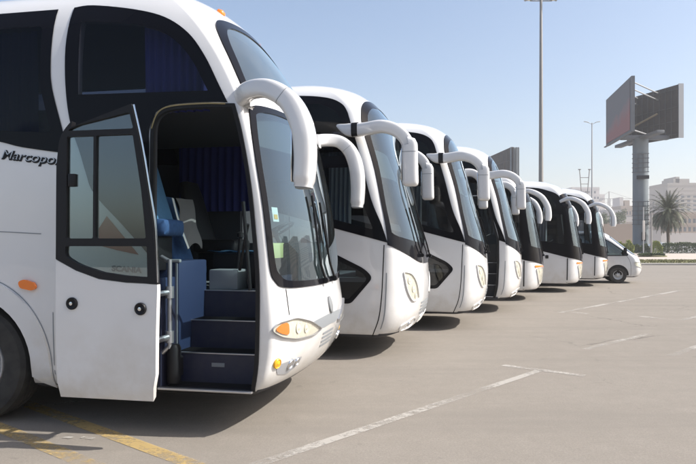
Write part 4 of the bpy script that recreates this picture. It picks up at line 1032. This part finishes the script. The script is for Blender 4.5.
def poster_mat():
    m, nt, out = new_mat('faded_poster'); L = nt.links; b = nt.nodes.new('ShaderNodeBsdfPrincipled'); L.new(b.outputs[0], out.inputs[0]); b.inputs['Roughness'].default_value = .6
    tc = nt.nodes.new('ShaderNodeTexCoord'); sp = nt.nodes.new('ShaderNodeSeparateXYZ'); L.new(tc.outputs['Generated'], sp.inputs[0])
    n = nt.nodes.new('ShaderNodeTexNoise'); n.inputs['Scale'].default_value = 2.5; n.inputs['Detail'].default_value = 4; L.new(tc.outputs['Generated'], n.inputs[0])
    ad = nt.nodes.new('ShaderNodeMath'); ad.operation = 'MULTIPLY_ADD'; ad.inputs[1].default_value = .55; L.new(n.outputs[0], ad.inputs[0]); L.new(sp.outputs[2], ad.inputs[2])
    # a red block along the lower near part, stronger towards one end
    ax = nt.nodes.new('ShaderNodeMath'); ax.operation = 'MULTIPLY_ADD'; ax.inputs[1].default_value = .30; L.new(sp.outputs[1], ax.inputs[0]); L.new(ad.outputs[0], ax.inputs[2])
    cr = nt.nodes.new('ShaderNodeValToRGB'); e = cr.color_ramp.elements; e[0].position = .62; e[0].color = (.25,.085,.085,1); e[1].position = .90; e[1].color = (.12,.115,.125,1)
    x = e.new(.76); x.color = (.20,.115,.12,1); L.new(ax.outputs[0], cr.inputs[0]); L.new(cr.outputs[0], b.inputs['Base Color']); return m
def billboard():
    r = empty('billboard', (48.6,108,0)); tag(r, 'big V-shaped billboard on a thick column, faded reddish poster on its left face', 'billboard')
    loc = lambda p: (p[0]-48.6, p[1]-108)
    def zc(py,Y): return zz(py,Y)
    A0, A1 = (at(631.5,100),100), (at(606,115.5),115.5); B0, B1 = (at(678.5,106),106), (49.6,115.6)
    zb, zt = 18.9, 27.3
    c0, c1 = loc(A0), loc(A1)
    f = mesh_obj('left_panel', quad_panel(c0, c1, zb-.1, zt+.05, zb-.1, zt-.3, .5, -1), 'frame_grey', r, 0)
    dA = (Vector(c1)-Vector(c0)); nA = Vector((-dA.y,dA.x)).normalized()
    o0 = Vector(c0)+dA*.045+nA*.03; o1 = Vector(c1)-dA*.03+nA*.03
    mesh_obj('poster', quad_panel(o0, o1, zb+.25, zt-.25, zb+.25, zt-.45, .03, 1), poster_mat(), f, 0)
    mesh_obj('catwalk', quad_panel(Vector(c0)+nA*.05, Vector(c1)+nA*.05, zb-.35, zb-.2, zb-.35, zb-.2, .3, 1), 'frame_grey', f, 0)
    d0, d1 = Vector(loc(B0)), Vector(loc(B1)); dB = d1-d0; nB = Vector((dB.y,-dB.x)).normalized()
    g = mesh_obj('right_panel', quad_panel(d0, d1, zb, zt+.2, zb, zt-.1, .7, -1), 'back_panel', r, 0)
    mesh_obj('edge_frame', box(d0.x-.05,d0.x+.75,d0.y-.2,d0.y-.02,zb-.15,zt+.3), 'galv', g, 0)
    # back of the right panel: uprights, rails and one diagonal brace. the back faces the camera side
    nb = Vector((-dB.y,dB.x)).normalized(); 
    if nb.y > 0: nb = -nb
    bars = []
    for k in range(1,9):
        p = d0+dB*(k/9)+nb*.2; bars.append(tube((p.x,p.y,zb+.1),(p.x,p.y,zt-.1),.07,6))
    for z in (zb+.5, zb+2.6, zb+4.9, zt-.6):
        p, q = d0+nb*.35, d1+nb*.35; bars.append(tube((p.x,p.y,z),(q.x,q.y,z),.06,6))
    mesh_obj('back_frame', join(*bars), 'frame_dark', g, 30)
    p, q = d0+dB*.35+nb*.5, d0+dB*.92+nb*.8
    mesh_obj('brace', tube((p.x,p.y,zb+4.4),(q.x,q.y,zb+2.6),.16,8), principled('ochre_brace', (.34,.27,.17), .8), r)
    for z in (zt-.55, zt-1.7, zb+.35):
        for fr in (.12,.5):
            pa = Vector(c0)+dA*fr-nA*.9; pb = d0+dB*(.35 if fr < .3 else .75)+nb*.3
            mesh_obj('tie_beam', tube((pa.x,pa.y,z),(pb.x,pb.y,z),.11,8), 'galv', r)
    mesh_obj('column', lathe([(0,0),(1.5,0),(1.5,.6),(1.22,.62),(1.22,zb+.1),(0,zb+.1)], 'z', 28), 'column', r, 40, True)
    mesh_obj('head_beam', join(box(-3.2,4.6,-.5,.5,zb-.15,zb+.55,.05), box(-.6,.6,-7,9,zb-.2,zb+.3,.05)), 'frame_grey', r, 30)
    lat = []
    for s in (0,1):
        zl = 13.2 if s else 10.2
        n = 5 if s else 6
        for k in range(n): lat.append(box(-1.3,1.3,-1.34,-1.24,zl+k*.75-(5.6 if not s else 0), zl+k*.75+.12-(5.6 if not s else 0)))
        z0 = zl-(5.6 if not s else 0)
        for x in (-1.1,-.35,.4,1.1): lat.append(box(x-.05,x+.05,-1.34,-1.24,z0,z0+(n-1)*.75))
    its = [mesh_obj('climbing_grid', join(*lat), 'frame_grey', r, 0), mesh_obj('service_box', box(.15,.8,-1.55,-1.2,1.9,3.4,.05), 'black', r), mesh_obj('service_box', box(-.6,1.3,-1.5,-1.2,12.1,12.7,.05), 'black', r)]
    for o in its: o.rotation_euler = (0,0,-math.atan2(48.6,108))
billboard()
def small_billboard():
    Y = 170; r = empty('billboard', (at(503,Y),Y,0)); tag(r, 'smaller dark grey billboard seen from behind above the coach roofs', 'billboard')
    ox = at(503,Y); a = (at(488,Y+14)-ox, 14); b = (at(511.5,Y-2)-ox, -2); c = (at(519.5,Y-1)-ox, -1)
    z0, z1 = zz(190,Y), zz(148,Y)
    p = mesh_obj('panel', quad_panel(a, b, z0, z1-.6, z0, z1, .5, 1), 'back_panel', r, 0)
    e = mesh_obj('edge_frame', quad_panel(b, c, z0, z1, z0, z1, .6, 1), 'column', r, 0)
    mesh_obj('edge_rib', join(*[box(b[0]+k-.08, b[0]+k+.08, -2.3,-1.6, z0, z1-.1) for k in (.55,1.25,1.75)]), 'frame_grey', e, 0)
    A, Bv = Vector(a), Vector(b); n = Vector((Bv.y-A.y, -(Bv.x-A.x))).normalized()
    if n.y > 0: n = -n
    bars = []
    for k in range(1,7):
        q = A.lerp(Bv, k/7)+n*.25; bars.append(tube((q.x,q.y,z0),(q.x,q.y,z1-.7),.08,6))
    for z in (z0+2.5,z0+5,z0+7.5): bars.append(tube((*(A+n*.4),z),(*(Bv+n*.4),z),.07,6))
    mesh_obj('back_frame', join(*bars), 'frame_dark', p, 0)
    mesh_obj('column', lathe([(0,0),(1.1,0),(1.1,z0+.2),(0,z0+.2)], 'z', 24, (.2,3,0)), 'column', r, 40, True)
small_billboard()

def leaves(n, place, size, rg):
    V, F = [], []
    for _ in range(n):
        p, s = place(rg), size*rg.uniform(.6,1.3); u = Vector((rg.gauss(0,1),rg.gauss(0,1),rg.gauss(0,1))).normalized(); v = u.orthogonal().normalized(); q = len(V)
        w_ = u.cross(v)
        V += [p-v*s, p+w_*s*.45+u*s*.15, p+v*s, p-w_*s*.45+u*s*.15]; F.append((q,q+1,q+2,q+3))
    return V, F
def hedge(name, label, cat, x0, x1, y, dep, z0, h, mat, n, size, seed, lump=.25, group=None):
    rg = random.Random(seed); r = empty(name, ((x0+x1)/2,y,z0)); tag(r, label, cat, group); hw = (x1-x0)/2
    top = lambda x: h*(1+lump*.35*math.sin(x*1.9+seed)+lump*.3*math.sin(x*4.7+seed*2)+lump*.2*math.sin(x*9.1)) 
    def place(g):
        x = g.uniform(-hw,hw); e = min(1,(hw-abs(x))/max(.4,dep*.4)); t = top(x)*(.55+.45*e)
        yy = g.uniform(-dep/2,dep/2)*(.7+.3*e); 
        z = t*(1-abs(g.gauss(0,.28))) if g.random() < .55 else g.uniform(.02,t); return Vector((x, yy if g.random() < .4 else -dep/2*g.uniform(.6,1.05), max(.03,z)))
    mesh_obj('foliage', leaves(n, place, size, rg), mat, r, 0)
    st = [tube((k,rg.uniform(-.2,.2),0),(k+rg.uniform(-.2,.2),rg.uniform(-.3,.3),h*.75),.03,5) for k in [(-hw+.3)+i*.7 for i in range(max(1,int((2*hw-.4)/.7)))]]
    mesh_obj('stems', join(*st), 'twig', r, 0)
    return r
hedge('hedge', 'long dark green clipped hedge behind the sandy path, in front of the palm', 'hedge', at(661,97), at(760,97), 97, 1.5, .0, 1.65, 'leaf', 9000, .11, 3, .12)
hedge('bush', 'low dark bush round the foot of the billboard column', 'bush', at(630,97), at(650,97), 97.5, 1.6, .0, 1.35, 'leaf', 2600, .11, 5, .3)
hedge('bush', 'yellow-green bush between the two posts and the dark hedge', 'bush', at(650,96.5), at(660.5,96.5), 96.3, 1.3, .0, 1.75, 'leaf_yel', 2200, .10, 8, .3)
hedge('bush', 'yellow-green bushes behind the minibus bonnet, left of the billboard column', 'bush', at(612,96), at(634,96), 96.5, 1.5, .0, 1.75, 'leaf_yel', 3200, .11, 11, .4)
hedge('bush', 'low planting on the small round island in the sandy path', 'bush', at(641,70), at(664,70), 70.5, 1.5, .25, .26, 'leaf', 1700, .09, 17, .3)
tag(mesh_obj('island', lathe([(0,.30),(1.05,.28),(1.25,.22),(1.25,.09)], 'z', 32, (0,0,0)), 'dirt', None, 40), kind='structure')
io = bpy.data.objects['island']; io.location = (at(652.5,71),71,.0); io.scale = (1.15,1.2,1)
def grass_strip():
    rg = random.Random(21); 
    def place(g): return Vector((g.uniform(4,40), g.uniform(48.0,56.5), .13+g.random()*.05))
    tag(mesh_obj('grass', leaves(16000, place, .07, rg), principled('dry_grass', (.13,.15,.055), .9, var=(.24,.21,.11), scale=.7), None, 0), kind='stuff')
    sheet('verge', -40,80, 47.7,57,.104+.01,'dirt')
grass_strip()
def palm():
    Y = 104; rg = random.Random(4); r = empty('palm_tree', (at(668,Y),Y,.1)); tag(r, 'date palm with a wide drooping crown, right of the billboard column', 'palm tree')
    H = zz(211,Y)
    V, F = sweep([(.0,0,0),(.05,0,H*.25),(.0,.02,H*.5),(-.05,0,H*.78),(0,0,H)], lambda t: .26-.03*t+.04*math.sin(t*70), lambda t: .26-.03*t+.04*math.sin(t*70), seg=12)
    P = catmull([(.0,0,0),(.05,0,H*.25),(.0,.02,H*.5),(-.05,0,H*.78),(0,0,H)], 14)
    mesh_obj('trunk', sweep(P, lambda t: .25-.03*t+.035*math.sin(t*150)+(.10*(t-.85)/.15 if t > .85 else 0), lambda t: .25-.03*t+.035*math.sin(t*150)+(.10*(t-.85)/.15 if t > .85 else 0), seg=12), 'palm_trunk', r, 60)
    green, dry = [[],[]], [[],[]]
    def frond(acc, az, el, L, droop, wid):
        V, F = acc; n = 22; p = Vector((.12*math.cos(az),.12*math.sin(az),H+rg.uniform(-.25,.2))); d = Vector((math.cos(az)*math.cos(el), math.sin(az)*math.cos(el), math.sin(el))); st = L/n; tw = rg.uniform(-.5,.5)
        prev = None
        for i in range(n):
            t = i/n; d = (d+Vector((0,0,-droop*st*(.35+1.3*t)))).normalized(); q = p+d*st; s = d.cross(Vector((0,0,1))); s = s.normalized() if s.length > .01 else Vector((1,0,0)); u = s.cross(d)
            k = len(V); r0 = .035*(1-t)+.008
            V += [p-s*r0, p+s*r0, q+s*r0, q-s*r0]; F.append((k,k+1,k+2,k+3))
            if i > 1:
                for j in range(2):
                    pp = p.lerp(q, j/2); ll = wid*(math.sin(math.pi*min(.97,t*.9+.13))**.7)*rg.uniform(.8,1.15)
                    for sg in (-1,1):
                        e = pp + (s*sg*(.75+.1*tw)+d*.65+u*rg.uniform(-.05,.45)).normalized()*ll + Vector((0,0,-ll*.28)); k = len(V); b_ = d*.04
                        V += [pp-b_, pp+b_, e]; F.append((k,k+1,k+2))
            p = q
    for i in range(118):
        az = i*2.39996+rg.uniform(-.2,.2); e = R(80-132*(i/118)**.8)
        frond(green, az, e, rg.uniform(3.5,4.4), .22+.22*rg.random()+(.1 if e < 0 else 0), .62)
    for i in range(16): frond(dry, rg.uniform(0,6.28), R(rg.uniform(-60,-30)), rg.uniform(2.2,3.1), .35, .36)
    cr = mesh_obj('crown', green, 'palm_leaf', r, 0); mesh_obj('dry_fronds', dry, 'palm_dry', cr, 0)
palm()
def post(px, Y, w_, top, mat, label, name='sign_post', board=None):
    r = empty(name, (at(px,Y),Y,.1)); tag(r, label, 'post'); h = zz(top,Y)-.1
    mesh_obj('pole', sweep([(0,0,0),(0,0,h)], w_/2, w_/2, seg=12, ex=4), mat, r, 40); mesh_obj('foot', box(-w_,w_,-w_,w_,0,.05,.01), 'galv', r)
    if board: mesh_obj('board', box(*board, .01), 'offwhite', r)
    return r
post(643.4, 84, .12, 207, 'galv', 'thin pole with a narrow white board, before the billboard column', board=(-.16,.16,-.12,-.08,1.9,4.4))
post(651.3, 80, .19, 212.5, 'pole', 'plain brownish grey post standing between the billboard column and the palm')

# parked cars across the far road
def far_car(px, Y, kind, label, L=4.7, col=(.72,.72,.72)):
    r = empty('parked_car', (at(px,Y),Y,.014)); tag(r, label, 'car', 'white cars across the far road'); h = 1.72 if kind == 'suv' else 1.45; l = L/2
    m = principled('car_paint', col, .3, coat=.5)
    if kind == 'suv': low = [(-l,.35),(-l,.95),(-l+.15,1.02),(l-1.2,1.05),(l-.1,.92),(l,.7),(l,.35)]; cab = [(-l+.12,1.0),(-l+.35,h-.05),(-l+.9,h),(.6,h-.02),(l-1.25,1.03)]
    else: low = [(-l,.32),(-l,.86),(-l+.6,.92),(l-1.2,.90),(l-.1,.72),(l,.6),(l,.32)]; cab = [(-l+.55,.90),(-l+1.1,h-.03),(-.3,h),(.5,h-.06),(l-1.15,.88)]
    def ext(P, y0, y1, ins=0.):
        n = len(P); cx = sum(p[0] for p in P)/n
        V = [Vector((x,y0,z)) for x,z in P]+[Vector((x,y1,z)) for x,z in P]
        return V, [tuple(range(n)), tuple(range(2*n-1,n-1,-1))]+[(k,n+k,n+(k+1)%n,(k+1)%n) for k in range(n)]
    mesh_obj('body', ext(low,-.9,.9), m, r, 0, True); c = mesh_obj('cabin', ext(cab,-.76,.76), m, r, 0, True)
    for s in (-1,1):
        a, b_, cc, d, e = cab
        mesh_obj('window', ext([(a[0]+.18,a[1]+.06),(b_[0]+.12,b_[1]-.12),(-.1,h-.12),(-.1,a[1]+.06)], s*.77-.01, s*.77+.01), 'winglass', c, 0, True)
        mesh_obj('window', ext([(.0,a[1]+.06),(.0,h-.12),(d[0]-.05,d[1]-.12),(e[0]-.22,e[1]+.06)], s*.77-.01, s*.77+.01), 'winglass', c, 0, True)
        for x in (-l+.85,l-.85): mesh_obj('wheel', join(lathe([(0,-.1),(.24,-.1),(.33,-.08),(.33,.08),(.24,.1),(0,.1)], 'y', 20, (x,s*.84,.33))), 'tyre', r, 30, True)
    return r
far_car(670, 132, 'suv', 'larger white car seen behind the palm trunk'); far_car(690, 136, 'sedan', 'low white car right of the palm, partly behind the hedge', 4.5)
far_car(620, 140, 'sedan', 'white car left of the billboard column', 4.5, (.55,.55,.56)); far_car(655.5, 142, 'sedan', 'small car between the grey post and the palm', 4.4, (.62,.62,.6))

def building(name, label, px0, px1, top, Y, dep, floors, bays, mat, base=0, win=(.55,.55), roof=True, ledge=True, cat='building', group=None, extra=()):
    x0, x1 = at(px0,Y), at(px1,Y); h = zz(top,Y); r = empty(name, ((x0+x1)/2,Y,.02)); tag(r, label, cat, group); w_ = (x1-x0)/2
    mesh_obj('wall', box(-w_,w_,0,dep,0,h), mat, r, 0)
    if roof: mesh_obj('parapet', join(box(-w_-.25,w_+.25,-.25,dep+.25,h-.9,h-.4), box(-w_-.02,-w_+.3,-.02,dep,h,h+.8), box(w_-.3,w_+.02,-.02,dep,h,h+.8), box(-w_+.3,w_-.3,-.02,.3,h,h+.8)), mat, r, 0)
    fh = (h-base-1.2)/max(1,floors); bw = 2*w_/max(1,bays); src = None; cnt = 0
    for f in range(floors):
        if ledge and f: mesh_obj('ledge', box(-w_-.18,w_+.18,-.18,-.002,base+f*fh-.12,base+f*fh+.10), mat, r, 0)
        for b in range(bays):
            if cnt >= 96: break
            loc = (-w_+bw*(b+.5), -.004, base+f*fh+fh*.5)
            if src is None:
                src = mesh_obj('window', box(-bw*win[0]/2,bw*win[0]/2,-.05,.15,-fh*win[1]/2,fh*win[1]/2), 'winglass', r, 0); src.location = loc
            else: o = src.copy(); C.objects.link(o); o.location = loc
            cnt += 1
        if dep < 60 and cnt < 90 and floors > 4:
            for b in range(2):
                o = src.copy(); C.objects.link(o); o.location = (-w_+.004, dep*(.25+.5*b), base+f*fh+fh*.5); o.rotation_euler = (0,0,R(90)); cnt += 1
    for (a0,a1,zt,m2) in extra:
        mesh_obj('rooftop_block', box(at(a0,Y)-(x0+x1)/2, at(a1,Y)-(x0+x1)/2, 2, dep*.7, h+.003, zz(zt,Y)), m2, r, 0)
    return r
building('apartment_block', 'tall beige apartment block rising behind the palm at the right edge', 667.5, 716, 184, 430, 26, 12, 8, 'beige', 5, (.5,.42), extra=((675,691,178.5,'beige'),(677,681,176.5,'beige')))
building('low_building', 'low tan building below the beige apartment block, right of the palm', 664, 720, 214, 300, 20, 3, 12, 'tan', 2, (.55,.5))
building('office_block', 'pale block with a flat top behind the last coach roof and thin street lamp', 572, 599.5, 188, 560, 30, 9, 9, 'offwhite', 4, (.6,.4))
building('office_block', 'narrower pale block just right of the thin street lamp', 599.8, 604.8, 195, 590, 25, 8, 3, 'offwhite', 4, (.55,.4))
building('low_building', 'grey low building behind the far coach mirrors, left of the tan one', 606, 622, 211, 420, 30, 3, 7, 'wallgrey', 2)
building('house', 'tan stepped house left of the billboard column', 621, 634, 207, 440, 20, 4, 5, 'tan', 2, (.4,.4), extra=((621,624.5,197,'offwhite'),(626,631,200,'tan')))
building('low_building', 'white low building right behind the grey post', 649, 666, 224, 330, 20, 2, 6, 'offwhite', 1.5, (.5,.4))
building('house', 'pale house far behind the street lamp foot', 604.5, 612, 214, 600, 25, 6, 4, 'offwhite', 2, (.4,.4))
def site_wall():
    Y = 215; r = empty('site_wall', (at(600,Y),Y,.02)); tag(r, 'long brown and pale hoarding wall beyond the far road', 'wall')
    for px0, px1, t, mt in ((480,596,226,'wallgrey'),(596,634,224,'brown'),(634,661,230,'wallgrey'),(661,760,233,'concrete')):
        mesh_obj('wall_panel', box(at(px0,Y)-at(600,Y), at(px1,Y)-at(600,Y)-.05, 0, .4, 0, zz(t,Y)), mt, r, 0)
    Y2 = 260; r2 = empty('overpass', (at(610,Y2),Y2,.02)); tag(r2, 'pale concrete overpass deck crossing behind the billboard column', 'overpass')
    o = at(610,Y2); mesh_obj('deck', box(at(470,Y2)-o, at(662,Y2)-o, 0, 9, zz(222,Y2), zz(217,Y2)), 'concrete', r2, 0); mesh_obj('railing', box(at(470,Y2)-o, at(662,Y2)-o, 0, .2, zz(217,Y2)+.003, zz(215.5,Y2)), 'wallgrey', r2, 0)
    for p in (500,540,580,615,650): mesh_obj('pier', box(at(p,Y2)-o-1, at(p,Y2)-o+1, 2, 6, 0, zz(222,Y2)-.01), 'concrete', r2, 0)
site_wall()
def crane(px, Y, top, jl, label):
    r = empty('tower_crane', (at(px,Y),Y,0)); tag(r, label, 'crane', 'tower cranes on the skyline'); h = zz(top,Y); q = .7
    mesh_obj('mast', join(*[box(s*q-.16,s*q+.16,t*q-.16,t*q+.16,0,h) for s in (-1,1) for t in (-1,1)], *[tube((-q if k%2 else q,-q,h*k/16),(q if k%2 else -q,-q,h*(k+1)/16),.12,5) for k in range(16)]), 'pole', r, 0)
    mesh_obj('jib', join(box(-jl*.35,jl,-.25,.25,h,h+.35), tube((0,0,h+6),(jl*.8,0,h+.3),.12,5), tube((0,0,h+6),(-jl*.33,0,h+.3),.12,5), box(-.3,.3,-.3,.3,h,h+6)), 'pole', r, 0)
    mesh_obj('counterweight', box(-jl*.35,-jl*.27,-.8,.8,h-1.8,h), 'wallgrey', r, 0)
crane(609, 520, 199, 22, 'tower crane with a long thin jib above the far houses, left of the billboard column'); crane(613, 640, 206, -16, 'smaller tower crane behind the first one')
def round_tree(px, Y, top, rad, label):
    rg = random.Random(int(px)); h = zz(top,Y); r = empty('tree', (at(px,Y),Y,0)); tag(r, label, 'tree', 'small trees in front of the town')
    mesh_obj('trunk', join(tube((0,0,0),(0,0,h-rad),.3,8,.2), *[tube((0,0,h-rad*1.4),(rad*.5*math.cos(a),rad*.5*math.sin(a),h-rad*.6),.12,6) for a in (0,1.6,3.1,4.7)]), 'twig', r, 40)
    cl = [Vector((rg.gauss(0,rad*.42),rg.gauss(0,rad*.42),h-rad+rg.gauss(0,rad*.3))) for _ in range(16)]
    def place(g): c = g.choice(cl); return c+Vector((g.gauss(0,1),g.gauss(0,1),g.gauss(0,.8))).normalized()*rad*.38*g.uniform(.5,1.05)
    mesh_obj('crown', leaves(2600, place, .28, rg), 'leaf', r, 0)
round_tree(619, 250, 208, 3.4, 'dark round tree left of the billboard column'); round_tree(656, 230, 216, 2.2, 'small tree between the grey post and the palm'); round_tree(603, 240, 214, 2.8, 'tree behind the last coach mirror, below the pale blocks')

building('apartment_block', 'unseen cream apartment block added right of the beige one, for glass reflections', 765, 860, 170, 330, 26, 13, 9, 'offwhite', 4, (.5,.5))  # blocks right of the view, added for the coach glass to reflect
building('office_block', 'unseen brownish office block added beside the far road, for glass reflections', 905, 1010, 150, 230, 26, 9, 8, 'tan', 4, (.6,.5))
building('apartment_block', 'unseen grey apartment block added right of the car park, for glass reflections', 1100, 1330, 120, 130, 20, 7, 9, 'wallgrey', 3, (.55,.5))
for nm, lb, x0, Yb, hh, mt in (('office_block','unseen long pale office block added behind the camera, for glass reflections',-10,70,11,'beige'), ('apartment_block','unseen taller brown apartment block added behind the camera, for glass reflections',55,90,24,'tan')):  # unseen blocks behind the camera, added as something for the glass to reflect
    k = len(bpy.data.objects); building(nm, lb, 348+650*(-24/Yb), 348+650*(24/Yb), 243-(hh-1.6)*650/Yb, Yb, 16, 4 if hh < 15 else 8, 9, mt, .5, (.6,.5))
    r_ = [o for o in bpy.data.objects if o.get('label') == lb][0]; r_.location = (x0,-Yb,.02); r_.rotation_euler = (0,0,math.pi)
for x_, y_ in ((-14,-30),(-3,-33),(9,-31),(24,-36)):  # unseen cars, put in to be mirrored in the coach glass
    q_ = [o for o in bpy.data.objects if o.get('category') == 'car'][0]; c_ = copy_tree(q_); c_.location = (x_,y_,0); c_.rotation_euler = (0,0,R(80+x_)); c_['label'] = 'unseen white car added behind the camera, for glass reflections'; c_['group'] = 'unseen cars added for glass reflections'
# the air over the town: pale even haze
def haze():
    m, nt, out = new_mat('pale_air'); v = nt.nodes.new('ShaderNodeVolumePrincipled'); v.inputs['Color'].default_value = (.93,.95,1,1); v.inputs['Density'].default_value = .00052; v.inputs['Anisotropy'].default_value = .3
    nt.links.new(v.outputs[0], out.inputs[1])
    o = mesh_obj('haze', box(-950,1550,-150,2650,-1,75), m, None, 0); tag(o, kind='stuff')
haze()

# ------------------------------------------------------------------ camera, light, view
cam = bpy.data.cameras.new('camera'); co = bpy.data.objects.new('camera', cam); C.objects.link(co)
co.location = (0,0,1.6); co.rotation_euler = (R(90),0,0)
cam.sensor_width = 36; cam.lens = 650/696*36; cam.shift_y = 11/696; cam.clip_end = 6000; cam.clip_start = .05
scn.camera = co
F3 = Vector((FW[0],FW[1],0)); R3 = Vector((RW[0],RW[1],0)); ph = R(6)
sd = (F3*math.cos(ph)+R3*math.sin(ph)).normalized(); el = R(43)
sv = Vector((sd.x*math.cos(el), sd.y*math.cos(el), math.sin(el)))
sl = bpy.data.lights.new('sun','SUN'); sl.energy = 4.8; sl.angle = R(.53); sl.color = (1.,.945,.87)
so = bpy.data.objects.new('sun', sl); so.rotation_euler = (-sv).to_track_quat('-Z','Y').to_euler(); so.location = (0,0,50); C.objects.link(so)
w = bpy.data.worlds.new('World'); scn.world = w; w.use_nodes = True; nt = w.node_tree; nt.nodes.clear()
sky = nt.nodes.new('ShaderNodeTexSky'); sky.sky_type = 'NISHITA'; sky.sun_disc = False
sky.sun_elevation = el; sky.sun_rotation = math.atan2(sd.x, sd.y); sky.air_density = 1.0; sky.dust_density = 3.2; sky.ozone_density = 1.0
bg = nt.nodes.new('ShaderNodeBackground'); bg.inputs[1].default_value = .135
wo = nt.nodes.new('ShaderNodeOutputWorld'); nt.links.new(sky.outputs[0], bg.inputs[0]); nt.links.new(bg.outputs[0], wo.inputs[0])
vs = scn.view_settings; vs.view_transform = 'Standard'; vs.look = 'None'; vs.gamma = 1; vs.use_curve_mapping = False; vs.exposure = .62
cy = scn.cycles; cy.max_bounces = 10; cy.diffuse_bounces = 4; cy.glossy_bounces = 5; cy.transparent_max_bounces = 24; cy.volume_bounces = 1
cy.use_denoising = True; cy.caustics_reflective = False; cy.caustics_refractive = False
